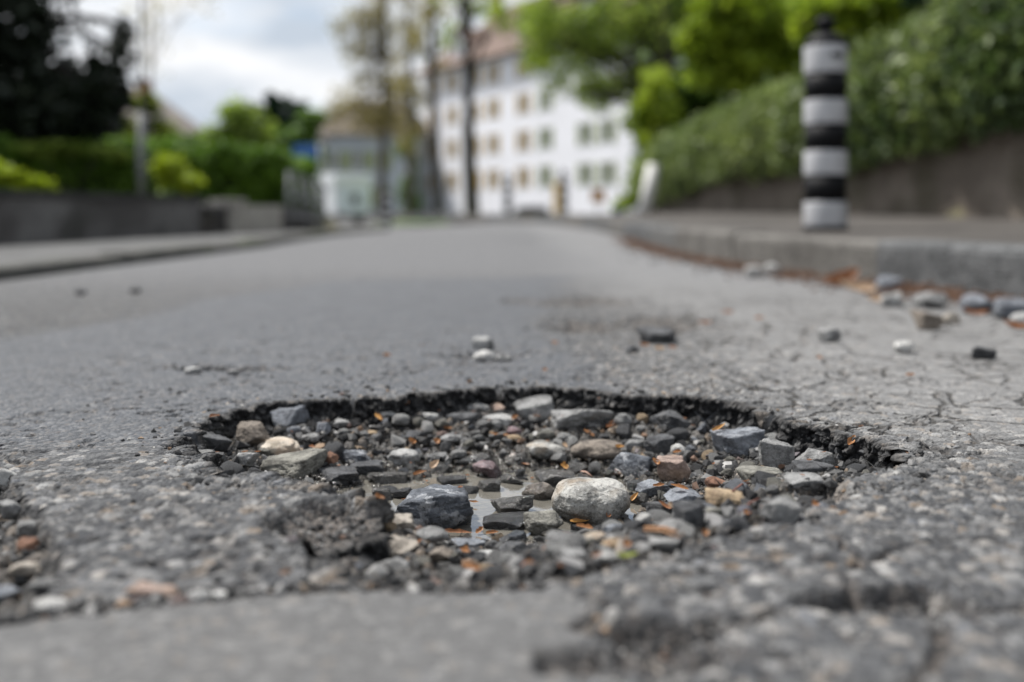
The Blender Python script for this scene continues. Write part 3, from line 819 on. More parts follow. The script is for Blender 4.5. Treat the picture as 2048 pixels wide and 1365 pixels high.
# --- stones on the road and in the gutter
ROADSTONES = [
 (1490,532,1525,558,'round','light',"left of two light grey pebbles against the far kerb"),
 (1527,526,1562,555,'round','light',"right of two light grey pebbles against the far kerb"),
 (1750,550,1800,590,'sub','blue',"blue-grey stone lying against the kerb joint"),
 (1765,583,1807,618,'sub','light',"light grey stone just in front of the blue-grey one at the kerb joint"),
 (1828,583,1888,622,'angular','grey',"grey angular stone in the gutter behind the dark brown stone"),
 (1828,620,1885,664,'angular','brown',"dark brown-grey stone at the edge of the gutter"),
 (1885,625,1916,651,'round','beige',"small beige pebble right of the dark brown gutter stone"),
 (1925,588,1987,633,'sub','blue',"bluish stone in the gutter left of the big dark blue pebble"),
 (1985,595,2075,643,'round','slate',"big smooth dark blue pebble in the gutter at the right edge"),
 (2020,625,2080,662,'round','light',"pale pebble in front of the big dark blue one"),
 (1637,656,1682,689,'angular','grey',"lone two-toned grey stone on the road left of the white pebble"),
 (1788,682,1828,709,'round','pale',"lone white pebble on the road"),
 (1943,691,1988,722,'angular','dark',"lone dark stone on the road below the gutter"),
 (1275,653,1352,691,'angular','dark',"dark chunk of broken asphalt lying on the road behind the pothole"),
 (945,672,987,702,'sub','light',"light stone on top of the small rubble spot behind the pothole"),
 (948,700,990,725,'round','pale',"whitish pebble in front of the rubble spot behind the pothole"),
 (990,707,1022,726,'round','grey',"small grey pebble right of the whitish pebble behind the pothole"),
 (1248,692,1276,707,'slab','dark',"small flat dark stone left below the dark asphalt chunk"),
 (370,734,400,751,'round','light',"light pebble at the left rubble spot behind the pothole"),
 (455,738,478,752,'round','grey',"grey pebble at the left rubble spot behind the pothole"),
 (150,578,172,592,'sub','dark',"distant dark stone on the left part of the road"),
 (258,574,280,588,'sub','dark',"distant dark stone nearer the middle of the road"),
 (-20,935,30,985,'sub','light',"light grey stone at the top of the left edge rubble"),
 (0,1000,45,1045,'angular','grey',"dark-sided grey stone in the rubble at the left edge"),
 (30,1040,75,1075,'angular','grey',"grey stone in the middle of the left edge rubble"),
 (35,1075,75,1110,'sub','rust',"reddish stone in the rubble at the left edge"),
 (20,1120,85,1160,'sub','beige',"beige stone in the rubble at the left edge"),
 (60,1155,120,1190,'sub','grey',"purple-grey stone low in the left edge rubble"),
 (70,1195,130,1232,'round','pale',"white stone at the bottom of the left edge rubble"),
 (-30,1170,40,1215,'sub','blue',"bluish stone at the bottom left of the edge rubble"),
 (250,1165,320,1205,'sub','pink',"brownish pink pebble in the joint of the smooth patch"),
 (310,1172,355,1205,'round','pink',"small pink pebble in the joint right of the brownish pink one"),
 (375,1180,420,1207,'round','light',"light pebble in the joint of the smooth patch"),
 (425,1182,455,1203,'round','pale',"small white pebble in the joint of the smooth patch"),
]
for h in ROADSTONES:
    S(*h, sub=4, sink=.12)

def hull_stone(seed, size, npts=13, bev=0.0):
    rg = np.random.default_rng(seed)
    q = rg.normal(size=(npts, 3)); q /= np.linalg.norm(q, axis=1)[:, None]; q *= rg.uniform(.8, 1.1, npts)[:, None]
    bm = bmesh.new()
    for c in q: bm.verts.new(c * np.array(size) * .5)
    r = bmesh.ops.convex_hull(bm, input=bm.verts)
    junk = [g for g in r['geom_interior'] if isinstance(g, bmesh.types.BMVert)]
    if junk: bmesh.ops.delete(bm, geom=junk, context='VERTS')
    if bev: bmesh.ops.bevel(bm, geom=bm.edges[:], offset=bev, segments=2, affect='EDGES', profile=.6)
    bmesh.ops.triangulate(bm, faces=bm.faces[:])
    bm.verts.index_update()
    v = np.array([x.co[:] for x in bm.verts]); f = np.array([[k.index for k in p.verts] for p in bm.faces]); bm.free()
    return v, f
# --- countable small pebbles: copies of a dozen shapes
rs = np.random.default_rng(7)
PEB = []
for k in range(10):
    p, f = stone_verts((1, rs.uniform(.7, 1), rs.uniform(.5, .75)), ['angular', 'angular', 'sub', 'block', 'round'][k % 5], 500 + k, 4)
    if k % 5 != 4: p, f = hull_stone(640 + k, (1.1, rs.uniform(.75, 1), rs.uniform(.55, .8)), 12 + k % 5, .045)
    PEB.append((p, f))
TONES = [('dark', 'dark'), ('grey', 'grey'), ('light', 'light grey'), ('olive', 'muddy grey'), ('tan', 'tan'), ('blue', 'bluish')]
peb_me = {}
def pebble(k, mat):
    if (k, mat) not in peb_me:
        me = npmesh("pebble", *PEB[k], k % 5 == 4); me.materials.append(SM[mat]); peb_me[(k, mat)] = me
    return bpy.data.objects.new("pebble", peb_me[(k, mat)])
# short names of the big stones, for the labels of the pebbles beside them
CUT = (" at ", " in ", " on ", " with ", " standing", " behind", " under", " left", " right", " between", " lying", " leaning", " below", " above", " near", " set ", " touching", " close", " just", " beside", " wedged", " tucked", " along", " of ", ",")
NEAR = {}
for h, (fx, fy, fr) in zip(HERO, FOOT):
    nm = h[6]
    k = min([nm.find(c) for c in CUT if nm.find(c) > 0] or [len(nm)])
    NEAR.setdefault(nm[:k], []).append((fx, fy, fr))
NEAR = [(k, v[0]) for k, v in NEAR.items() if len(v) == 1 and len(k.split()) < 6]
NH = len(HERO) + len(ROADSTONES)
count = 0; tries = 0; made = []
while count < 299 and tries < 40000:
    tries += 1
    x = rs.uniform(-.36, .42); y = rs.uniform(.6, 1.24)
    d, _ = polydist(np.array([x]), np.array([y]), RIM)
    if d[0] < .012: continue
    s = (.010 + .018 * rs.random() ** 1.4) * (1.0 if y > .8 else .85)
    if any((x - a) ** 2 + (y - b) ** 2 < (r * .62 + s * .4) ** 2 for a, b, r in FOOT): continue
    zf = float(surf(np.array([x]), np.array([y]), False)[0])
    if zf < WATER_Z + .002 and rs.random() < .5: continue
    mat, tone = TONES[rs.choice(6, p=[.32, .24, .15, .14, .06, .09])]
    o = pebble(int(rs.integers(10)), mat); link(o)
    o.location = (x, y, zf + s * .2); o.scale = (s, s, s * rs.uniform(.8, 1.15))
    o.rotation_euler = (rs.uniform(-.5, .5), rs.uniform(-.5, .5), rs.uniform(0, 6.28))
    nm, (a, b, r) = min(NEAR, key=lambda q: math.hypot(x - q[1][0], y - q[1][1]) - q[1][2])
    dx, dy = x - a, (y - b)
    side = ("right of" if dx > 0 else "left of") if abs(dx) > abs(dy) else ("behind" if dy > 0 else "in front of")
    made.append((o, tone, side, nm, s)); FOOT.append((x, y, s * .45)); count += 1
by = {}
for m in made: by.setdefault((m[1], m[2], m[3]), []).append(m)
for (tone, side, nm), L in by.items():
    L.sort(key=lambda m: -m[4])
    nw = ["", "one", "two", "three", "four", "five", "six", "seven", "eight", "nine", "ten", "eleven", "twelve"]
    od = ["leftmost", "second from left", "third from left", "fourth from left", "fifth from left", "sixth from left", "seventh from left", "eighth from left", "ninth from left", "tenth from left"]
    if len(L) > 2: L.sort(key=lambda m: m[0].location.x / m[0].location.y)
    for i, m in enumerate(L):
        if len(L) == 1: lab = f"small {tone} pebble {side} the {nm}"
        elif len(L) == 2: lab = f"{('larger', 'smaller')[i]} of two small {tone} pebbles {side} the {nm}"
        else: lab = f"{'rightmost' if i == len(L) - 1 else od[min(i, 9)]} of {nw[min(len(L), 12)]} {tone} pebbles {side} the {nm}"
        tag(m[0], lab, "pebble", "small pebbles loose in the pothole")

# --- uncountable gravel and grit, joined
def scatter_gravel(name, pts, label, matname, seed, sub=2):
    rg = np.random.default_rng(seed)
    vs = []; fs = []; cols = []; off = 0
    base = [hull_stone(900 + k, (1.05, .85, .72), 11 + k % 4) for k in range(12)]
    for (x, y, z, s) in pts:
        p, f = base[int(rg.integers(12))]
        a = rg.uniform(0, 6.28); ca, sa = math.cos(a), math.sin(a)
        q = p * s * rg.uniform(.8, 1.2, 3)
        q = np.stack([q[:, 0] * ca - q[:, 1] * sa, q[:, 0] * sa + q[:, 1] * ca, q[:, 2]], -1) + np.array((x, y, z + s * .14))
        vs.append(q); fs.append(f + off); off += len(q)
        cols.append(np.tile([rg.random(), rg.random(), 0, 1], (len(q), 1)))
    me = npmesh(name, np.concatenate(vs), np.concatenate(fs), False)
    attr(me, "tone", np.concatenate(cols))
    return tag(ob(name, me, matname), label, None, None, "stuff")
def grit_material():
    t = NT("grit")
    a = t.n("ShaderNodeAttribute", attribute_name="tone")
    s = t.n("ShaderNodeSeparateColor", {0: a.outputs['Color']})
    v = t.n("ShaderNodeTexCoord").outputs['Object']
    c = t.ramp(s.outputs[0], [(0, (.010, .010, .011)), (.40, (.022, .022, .023)), (.58, (.055, .054, .053)), (.70, (.12, .118, .115)), (.80, (.25, .245, .24)), (.88, (.44, .43, .41)), (.92, (.33, .23, .14)), (.96, (.20, .11, .065)), (1, (.10, .11, .14))])
    c = t.mix(.3, c, t.mix(t.noise(v, 500, 3), (.008, .008, .008), (.10, .097, .094)))
    pos = t.n("ShaderNodeSeparateXYZ", {0: t.n("ShaderNodeNewGeometry").outputs['Position']}).outputs[2]
    damp = t.step(pos, WATER_Z + .018, WATER_Z + .008)
    c = t.mix(damp, c, t.mix(.5, c, (.01, .01, .01)))
    return t.fin(c, t.mix(damp, (.8,) * 3, (.15,) * 3), .4, t.bump(t.noise(v, 900, 3), .5, .001))
MAT_GRIT = grit_material()
def surfz(P): return surf(P[:, 0], P[:, 1], False)
P = np.stack([rs.uniform(-.38, .45, 9000), rs.uniform(.57, 1.26, 9000)], -1)
d, cwt = polydist(P[:, 0], P[:, 1], RIM)
P = P[d > .004][:2900]
z = surfz(P)
kp = (z > WATER_Z + .012) | (rs.random(len(P)) < .35); P = P[kp]; z = z[kp]
sz = .0035 + .015 * rs.random(len(P)) ** 2.3
scatter_gravel("gravel", np.column_stack([P, z, sz]), "loose fine gravel and crumbs of asphalt filling the pothole", MAT_GRIT, 11)
F2 = np.stack([rs.uniform(-.38, .45, 16000), rs.uniform(.57, 1.26, 16000)], -1)
d2, _ = polydist(F2[:, 0], F2[:, 1], RIM); F2 = F2[d2 > .002]
z2 = surfz(F2); kk = (z2 > WATER_Z - .001) & (vn2(F2[:, 0], F2[:, 1], .05, 7) + .25 * rs.random(len(F2)) > .45); F2 = F2[kk][:5200]; z2 = z2[kk][:5200]
def dirt_material():
    t = NT("mud_grit"); v = t.n("ShaderNodeTexCoord").outputs['Object']
    s_ = t.n("ShaderNodeSeparateColor", {0: t.n("ShaderNodeAttribute", attribute_name="tone").outputs['Color']}).outputs[0]
    c = t.ramp(s_, [(0, (.018, .016, .014)), (.45, (.045, .040, .034)), (.75, (.085, .076, .065)), (.92, (.16, .145, .125)), (1, (.20, .13, .08))])
    pos = t.n("ShaderNodeSeparateXYZ", {0: t.n("ShaderNodeNewGeometry").outputs['Position']}).outputs[2]
    damp = t.step(pos, WATER_Z + .020, WATER_Z + .008)
    return t.fin(c, t.mix(damp, (.85,) * 3, (.16,) * 3), .45, t.bump(t.noise(v, 900, 3), .6, .001))
scatter_gravel("mud_grit", np.column_stack([F2, z2 + .001, .002 + .0045 * rs.random(len(F2)) ** 2]), "dark brown mud and fine dirt packed between the stones", dirt_material(), 17)
rk = rs.integers(0, len(RIM), 2600); ru = rs.random(2600)
ra, rb = RIM[rk], RIM[(rk + 1) % len(RIM)]
rw = ra[:, 2] + (rb[:, 2] - ra[:, 2]) * ru
rxy = ra[:, :2] + (rb[:, :2] - ra[:, :2]) * ru[:, None] + rs.normal(0, .016, (2600, 2))
rz_ = surf(rxy[:, 0], rxy[:, 1], False)
okr = (rs.random(2600) < rw) & (rz_ < -.016) & (rxy[:, 1] > .92)
rim_pts = np.column_stack([rxy, rz_ - .001, .004 + .013 * rs.random(2600) ** 1.6])[okr][:900]
MAT_BITU = simple("fresh_bitumen", (.022, .022, .023), .75, .8, 120, .6)
MAT_BITU.node_tree.nodes["Principled BSDF"].inputs["Specular IOR Level"].default_value = .2
scatter_gravel("asphalt_crumbs", rim_pts, "black crumbs of broken asphalt along the rim of the pothole", MAT_BITU, 15, 3)
lp_xy = ra[:, :2] + (rb[:, :2] - ra[:, :2]) * ru[:, None] + rs.normal(0, .024, (2600, 2))
dl, _ = polydist(lp_xy[:, 0], lp_xy[:, 1], RIM); lp_xy = lp_xy[(dl < -.004) & (dl > -.06)][:800]
lp_xy = lp_xy[polydist(lp_xy[:, 0], lp_xy[:, 1], PATCH_POLY)[0] < 0]
scatter_gravel("rim_crumbs", np.column_stack([lp_xy, surf(lp_xy[:, 0], lp_xy[:, 1], False), .0022 + .008 * rs.random(len(lp_xy)) ** 2.5]), "loose dark crumbs lying around the broken lip of the pothole", MAT_GRIT, 16)
def around(c, rx, ry, n):
    q = rs.normal(0, .45, (n, 2)); return np.stack([c[0] + q[:, 0] * rx, c[1] + q[:, 1] * ry], -1)
Q = np.concatenate([around(c, rx, ry, 190) for c, rx, ry in RUBBLE] + [np.stack([rs.uniform(-.5, .62, 520), rs.uniform(.5, 1.9, 520)], -1)])
dq, _ = polydist(Q[:, 0], Q[:, 1], RIM)
Q = Q[dq < -.004]; dq = polydist(Q[:, 0], Q[:, 1], PATCH_POLY)[0]; Q = Q[dq < 0]
scatter_gravel("grit", np.column_stack([Q, surfz(Q), .0018 + .006 * rs.random(len(Q)) ** 3]), "scattered grit and crumbs on the asphalt around the pothole", MAT_GRIT, 12)
pp = np.stack([rs.uniform(-.5, -.2, 4000), rs.uniform(.5, .95, 4000)], -1)
dp, _ = polydist(pp[:, 0], pp[:, 1], PIT); pp = pp[dp > .003][:260]
je = np.array(PATCH_EDGE); tt = rs.uniform(0, 1, 320) * (len(je) - 2); ki = tt.astype(int)
jj = je[ki] + (je[ki + 1] - je[ki]) * (tt - ki)[:, None] + rs.normal(0, .005, (320, 2))
pp = np.concatenate([pp, jj])
scatter_gravel("gravel", np.column_stack([pp, surfz(pp), .003 + .008 * rs.random(len(pp)) ** 2]), "gravel in the broken joint and pit along the left of the smooth patch", MAT_GRIT, 13)

# --- bud scales, leaf scraps and twigs
def scale_mesh(L, W, curl, twist, seed):
    rg = np.random.default_rng(seed)
    nu, nv = 7, 4
    V = []; F = []
    for i in range(nu):
        u = i / (nu - 1)
        wd = W * (math.sin(math.pi * min(1, .12 + u * .9)) ** .7) * (1 + .15 * rg.normal())
        for j in range(nv):
            s = j / (nv - 1) - .5
            ang = twist * (u - .5)
            yy = s * wd; zz2 = 1.6 * abs(s) ** 2 * wd + curl * L * (u - .5) ** 2 * 4 * .25
            V.append((L * (u - .5), yy * math.cos(ang) - zz2 * math.sin(ang) * .3, zz2 * math.cos(ang) + yy * math.sin(ang)))
    for i in range(nu - 1):
        for j in range(nv - 1):
            a = i * nv + j; F.append((a, a + 1, a + nv + 1, a + nv))
    return np.array(V), np.array(F)
def leaf_mat(name, c1, c2, tr=.3, rough=.5):
    t = NT(name)
    v = t.n("ShaderNodeTexCoord").outputs['Object']
    c = t.ramp(t.noise(v, 220, 4, .6), [(.3, c1), (.7, c2)])
    t.fin(c, rough, .4)
    tl = t.n("ShaderNodeBsdfTranslucent", {0: c})
    mx = t.n("ShaderNodeMixShader", {0: tr, 1: t.p.outputs[0], 2: tl.outputs[0]})
    t.t.links.new(mx.outputs[0], t.out.inputs[0])
    return t.m
LM = {'orange': leaf_mat("scrap_orange", (.20, .08, .028), (.47, .22, .08)),
      'amber': leaf_mat("scrap_amber", (.38, .17, .04), (.60, .34, .11)),
      'brown': leaf_mat("scrap_brown", (.19, .075, .03), (.36, .16, .07)),
      'pale': leaf_mat("scrap_pale", (.36, .24, .15), (.55, .40, .27)),
      'green': leaf_mat("scrap_green", (.22, .27, .03), (.42, .45, .07))}
# photo position, length (px), width (px), turn (deg), colour, label
BITS = [(1163,1050,46,13,15,'amber',"amber bud scale lying at the foot of the pale boulder"),(1170,1062,36,12,-15,'orange',"orange bud scale right below the amber one by the pale boulder"),
 (1438,862,36,8,35,'amber',"twisted amber leaf scrap on the right slope near the leaning slab"),(1703,888,30,12,60,'orange',"rust-orange scrap standing by the right end of the rim"),
 (1360,982,38,9,-20,'orange',"orange scrap on the bluish stone below the pinkish stone"),(1130,940,18,12,-60,'amber',"amber scrap behind the pale boulder"),
 (1270,1000,22,10,75,'amber',"pale amber scrap floating at the puddle's right end"),(1178,872,26,9,-40,'orange',"orange scrap leaning on the wide brown-grey stone"),
 (1224,855,28,11,45,'brown',"brown scrap below the big faceted stone"),(840,952,28,9,20,'orange',"orange scrap on the left shore of the puddle"),
 (870,935,24,14,60,'pale',"pale orange scrap in the mud left of the purple-red stone"),(815,812,12,18,80,'orange',"orange scrap standing under the far rim, left"),
 (757,840,22,9,-50,'amber',"amber scrap beside the light grey egg-shaped pebble"),(893,862,24,9,-15,'orange',"orange scrap in the middle of the gravel"),
 (1000,876,40,7,-5,'orange',"long orange scrap left of the small tan pebble"),(828,890,12,18,80,'orange',"orange scrap beside the round light grey pebble"),
 (875,888,12,16,65,'orange',"small orange scrap in the gravel behind the mud"),(825,878,26,5,10,'brown',"rust scrap behind the round light grey pebble"),
 (1030,840,16,9,50,'orange',"orange scrap left of the angular grey stone under the rim"),(1130,897,14,8,-50,'pale',"pale pink scrap at the pale speckled stone"),
 (918,1072,58,9,-5,'brown',"long brown leaf scrap floating in front of the veined rock"),(948,1011,20,6,-5,'orange',"small orange scrap on the water beside the veined rock"),
 (960,1068,20,12,60,'orange',"orange scrap at the front shore of the puddle"),(985,1073,26,9,10,'orange',"orange scrap on the front shore right of the other"),
 (760,1003,22,10,-30,'orange',"orange scrap in the foam left of the veined rock"),(930,1110,22,14,-20,'orange',"orange scrap on the front left edge gravel"),
 (945,1146,40,16,-10,'orange',"orange scrap at the edge of the smooth patch"),(1125,1140,20,10,20,'brown',"brown scrap on the front edge gravel"),
 (1218,1038,10,12,40,'brown',"tiny brown scrap on the wet sand by the boulder"),(1256,1098,14,20,80,'orange',"orange scrap on the front slope below the whitish stone"),
 (1330,1020,30,9,-40,'brown',"reddish brown needle scrap between the dark stones"),(1345,1022,22,10,-60,'pale',"pale pink scrap between the dark stones"),
 (1412,1075,16,14,50,'orange',"orange scrap on the front right slope"),(1632,1018,14,14,30,'orange',"orange scrap on the asphalt right of the pothole"),
 (1495,1035,18,12,10,'orange',"orange scrap above the grey stone on the right slope"),(1315,930,10,20,85,'orange',"orange scrap hanging on the pinkish stone"),
 (1318,978,24,9,10,'orange',"orange scrap below the pinkish stone"),(1355,910,18,8,20,'orange',"orange scrap under the small white pebble"),
 (1255,1122,42,12,8,'green',"yellow-green grass scrap on the front edge gravel"),(1060,1135,18,10,-20,'orange',"small orange scrap on the front gravel left"),
 (1195,1120,24,10,30,'brown',"brown scrap on the front gravel"),(625,900,14,8,0,'rust' if False else 'brown',"rust scrap on the cream stone's right end"),
 (430,838,22,8,10,'brown',"rust scrap in the far left corner of the pothole"),(1240,900,18,8,0,'amber',"amber scrap on the right end of the wide brown-grey stone")]
BITS2 = [(1455,628,26,8,0,'brown'),(1520,640,20,8,10,'orange'),(1290,695,20,10,0,'orange'),(1320,702,22,10,0,'pale'),(1110,690,14,7,0,'orange'),(1090,745,12,7,0,'orange'),(775,715,16,8,0,'orange'),(1345,700,18,8,0,'brown'),(1820,755,20,8,10,'orange'),(1640,720,14,7,0,'orange'),(1410,650,30,9,0,'brown')]
BITS2_LABEL = ["brown leaf scrap on the road far behind the dark asphalt chunk", "orange leaf scrap on the road between the asphalt chunk and the gutter", "orange scrap just below the left end of the dark asphalt chunk",
  "pale scrap just below the middle of the dark asphalt chunk", "orange crumb on the road left of the small flat dark stone", "orange crumb on the asphalt right above the far rim of the pothole",
  "orange scrap on the dark patch left of the small rubble spot", "brown scrap just below the right end of the dark asphalt chunk", "orange scrap on the road below the lone white pebble",
  "orange crumb on the road below the lone two-toned stone", "brown scrap on the road right above the dark asphalt chunk"]
sb = 0
def put_bit(px, py, L, W, turn, col, label, lift=.003, group=None, name="leaf_scrap"):
    global sb
    sb += 1
    X, Y, z = hit(px, py)
    V, F = scale_mesh(L / FPX * Y, W / FPX * Y * 1.0, .35 + .25 * math.sin(sb * 2.3), .9 * math.sin(sb * 1.7), sb)
    o = ob(name, npmesh(name, V, F), LM[col], None, (X, Y, z + lift))
    t = R(turn)
    # screen turn: mostly a tilt in the picture plane
    o.rotation_euler = (R(28), -t * .55, t * .7 if abs(turn) < 70 else .4)
    return tag(o, label, "leaf scrap", group)
bpy.context.view_layer.update()
# scraps rest on whatever lies under them: look for the stones with a ray from the camera side
DG = bpy.context.evaluated_depsgraph_get()
def ray_hit(px, py):
    d = Vector(((px - 1024.0) / FPX, 1.0, -(py - HOR) / FPX)).normalized()
    ok, loc, nrm, _, _, _ = sc.ray_cast(DG, Vector((0, 0, CAM_H)), d)
    return (loc.x, loc.y, loc.z) if ok else None
_soft = hit
def hit_any(px, py):
    r = ray_hit(px, py)
    return r if r is not None and r[1] < 6 else _soft(px, py)
hit, _keep = hit_any, hit
for b in BITS:
    put_bit(*b)
for i, b in enumerate(BITS2):
    put_bit(*b, BITS2_LABEL[i], group="leaf scraps on the road")
# tiny orange crumbs nobody would count
vs = []; fs = []; off = 0
for i in range(170):
    x = rs.uniform(-.36, .44); y = rs.uniform(.58, 1.24)
    if polydist(np.array([x]), np.array([y]), RIM)[0][0] < .0: continue
    V, F = scale_mesh(rs.uniform(.003, .009), rs.uniform(.001, .003), .4, rs.uniform(-1, 1), 3000 + i)
    a = rs.uniform(0, 6.28); ca, sa = math.cos(a), math.sin(a)
    zf = float(surf(np.array([x]), np.array([y]), False)[0])
    hit_dn = sc.ray_cast(DG, Vector((x, y, .2)), Vector((0, 0, -1)))
    if hit_dn[0]: zf = hit_dn[1].z
    V = np.stack([V[:, 0] * ca - V[:, 1] * sa, V[:, 0] * sa + V[:, 1] * ca, V[:, 2] + .0012], -1) + np.array((x, y, max(zf, WATER_Z)))
    vs.append(V); fs.append(F + off); off += len(V)
tag(ob("leaf_crumbs", npmesh("leaf_crumbs", np.concatenate(vs), np.concatenate(fs)), LM['brown']), "tiny rust-brown leaf crumbs strewn over the gravel", None, None, "stuff")
def twig(pa, pb, r, mat, label):
    a = Vector(hit(*pa)); b = Vector(hit(*pb))
    mid = (a + b) / 2 + Vector((0, 0, .003))
    o = MB().tube([a + Vector((0, 0, r)), mid, b + Vector((0, 0, r))], [r, r * .9, r * .6], 6).build("twig", mat)
    tag(o, label, "twig")
MAT_TWIG = simple("dry_twig", (.30, .16, .08), .7, .4, 90)
MAT_TWIG2 = simple("dark_twig", (.16, .06, .04), .7, .4, 90)
twig((1290,1058),(1368,1072), .0011, MAT_TWIG, "straw-brown needle at the foot of the grey stone on the front slope")
twig((1288,1064),(1360,1078), .0009, MAT_TWIG, "second straw-brown needle lying just in front of the other")
twig((1465,985),(1500,968), .0008, MAT_TWIG2, "thin dark needle on the right slope above the tan stone")
twig((1480,1030),(1518,1000), .0009, MAT_TWIG2, "reddish twig crossing the right slope")
twig((1185,838),(1178,858), .0008, MAT_TWIG, "short pale stalk standing before the big faceted stone")
twig((1160,945),(1184,955), .0010, simple("pink_twig", (.42, .26, .20), .6, .3, 90), "pinkish stalk in the mud behind the pale boulder")
hit = _keep

# ------------------------------------------------------------------ kerbs, pavements, walls
def poly(L):
    a = np.array(L, float); return lambda y: np.interp(y, a[:, 1], a[:, 0])
KR = poly([(1.80,-3),(1.72,.3),(1.52,1.3),(1.32,1.95),(1.195,2.34),(1.066,2.92),(.93,3.4),(.845,4.0),(.80,4.8),(.81,5.8),(.88,8),(.90,11),(.72,14),(.35,17),(-.40,20.5),(-1.8,24),(-4.6,28)])
KL = poly([(-1.9,-3),(-1.75,.8),(-1.575,3.06),(-1.458,5.84),(-1.62,8.4),(-1.95,14),(-2.45,20),(-3.5,25),(-6.5,30)])
WR = poly([(3.7,-3),(2.98,2),(2.55,5),(1.97,9),(1.95,12),(2.05,14),(2.7,18),(4.2,24),(6,30)])
WL = poly([(-3.0,-3),(-2.85,1),(-2.53,4.91),(-2.16,8.74),(-2.2,11.5),(-2.75,16),(-3.4,20),(-5,26),(-8,32)])
ZWR = lambda y: np.interp(y, [-3, 2, 5, 9, 14, 22, 30], [.16, .17, .18, .21, .20, .12, .05])
MAT_KERB = None
def concrete(name, c1, c2, scale=6.0, bump=.5, moss=None):
    t = NT(name)
    v = t.n("ShaderNodeTexCoord").outputs['Object']
    a = t.noise(v, scale, 6, .62); b = t.noise(v, 55, 4, .65); g = t.vor(v, 170)
    gr = t.n("ShaderNodeSeparateColor", {0: g.outputs['Color']}).outputs[0]
    c = t.mix(t.step(a, .35, .68), c1, c2)
    c = t.mix(t.math('MULTIPLY', t.step(b, .48, .66), .75), c, tuple(x * .4 for x in c1))
    c = t.mix(t.math('MULTIPLY', t.step(gr, .6, 1), .35), c, tuple(min(.8, x * 1.5) for x in c2))
    if moss:
        c = t.mix(t.math('MULTIPLY', t.step(t.noise(v, 2.3, 4), .5, .7), .6), c, moss)
    h = t.math('ADD', b, t.math('MULTIPLY', g.outputs['Distance'], -.5))
    return t.fin(c, .88, .3, t.bump(h, bump, .006))
MAT_KERB = concrete("kerb_granite", (.075, .075, .073), (.145, .143, .138), 9, .9)
MAT_KERB_L = concrete("kerb_dark", (.06, .06, .055), (.11, .105, .095), 6, moss=(.07, .09, .03))
MAT_PAVE = concrete("pavement_asphalt", (.052, .047, .042), (.080, .072, .065), 3)
MAT_PAVE_L = concrete("pavement_worn", (.07, .07, .069), (.115, .114, .112), 3)
MAT_WALL_R = concrete("wall_concrete", (.135, .112, .09), (.23, .195, .16), 2.2, moss=(.06, .055, .03))
MAT_WALL_L = concrete("wall_render", (.055, .05, .048), (.17, .165, .16), 1.6, moss=(.035, .035, .03))
MAT_PILLAR = concrete("pillar_stone", (.30, .28, .25), (.40, .38, .34), 4)

def strip(name, fa, fb, za, zb, y0, y1, mat, label, n=120, wob=.004):
    ys = np.linspace(y0, y1, n); m = 7
    V = []
    for y in ys:
        for j in range(m):
            s = j / (m - 1)
            V.append((fa(y) + (fb(y) - fa(y)) * s, y, za(y) + (zb(y) - za(y)) * s))
    V = np.array(V); V[:, 2] += wob * fbm(V[:, 0], V[:, 1], .5, 3, 77)
    i = np.arange(n * m).reshape(n, m)
    F = np.stack([i[:-1, :-1], i[:-1, 1:], i[1:, 1:], i[1:, :-1]], -1).reshape(-1, 4)
    return tag(ob(name, npmesh(name, V, F), mat), label, None, None, "structure")
pav_r = strip("pavement_right", lambda y: KR(y) + .13, lambda y: WR(y) + .1, lambda y: .128 + 0 * y, ZWR, -3, 28, MAT_PAVE, "brownish grey pavement with a striped bollard on the right")
pav_l = strip("pavement_left", lambda y: WL(y) - .05, lambda y: KL(y) - .11, lambda y: .045 + terr(WL(y), y), lambda y: .04 + terr(KL(y), y), -3, 29, MAT_PAVE_L, "worn light grey pavement along the low wall on the left")

def kerb_row(K, y0, joint, length, zt, zb, width, mat, parent, side, y1):
    ys = np.linspace(y0, y1, 3000); xs = K(ys)
    arc = np.concatenate([[0], np.cumsum(np.hypot(np.diff(xs), np.diff(ys)))])
    s0 = np.interp(joint, ys, arc); s = s0 - math.floor(s0 / length) * length
    k = 0
    while s + length < arc[-1]:
        a, b = s + .004, s + length - .004
        rows = []
        h = .004 * math.sin(k * 2.7); off = .003 * math.sin(k * 4.1)
        for u in np.linspace(a, b, 9):
            y = float(np.interp(u, arc, ys)); x = float(np.interp(u, arc, xs))
            y2 = float(np.interp(u + .02, arc, ys)); x2 = float(np.interp(u + .02, arc, xs))
            t = Vector((x2 - x, y2 - y)).normalized(); nrm = Vector((t.y, -t.x)) * side
            T = zt(x, y) + h; B = zb(x, y)
            sec = [(off, B), (off + .004, T - .022), (off + .009, T - .008), (off + .022, T), (width, T), (width, B)]
            rows.append([(x + nrm.x * q, y + nrm.y * q, z) for q, z in sec])
        V = [p for r in rows for p in r]; m = 6; F = []
        for i in range(len(rows) - 1):
            for j in range(m):
                F.append((i * m + j, i * m + (j + 1) % m, (i + 1) * m + (j + 1) % m, (i + 1) * m + j))
        me = bpy.data.meshes.new("kerb_stone")
        e = (len(rows) - 1) * m
        me.from_pydata(V, [], F + [tuple(range(m))[::-1], tuple(range(e, e + m))])
        bm = bmesh.new(); bm.from_mesh(me); bmesh.ops.recalc_face_normals(bm, faces=bm.faces); bm.to_mesh(me); bm.free()
        ob("kerb_stone", me, mat[(k * 2 + k // 3) % len(mat)] if isinstance(mat, list) else mat, parent)
        s += length; k += 1
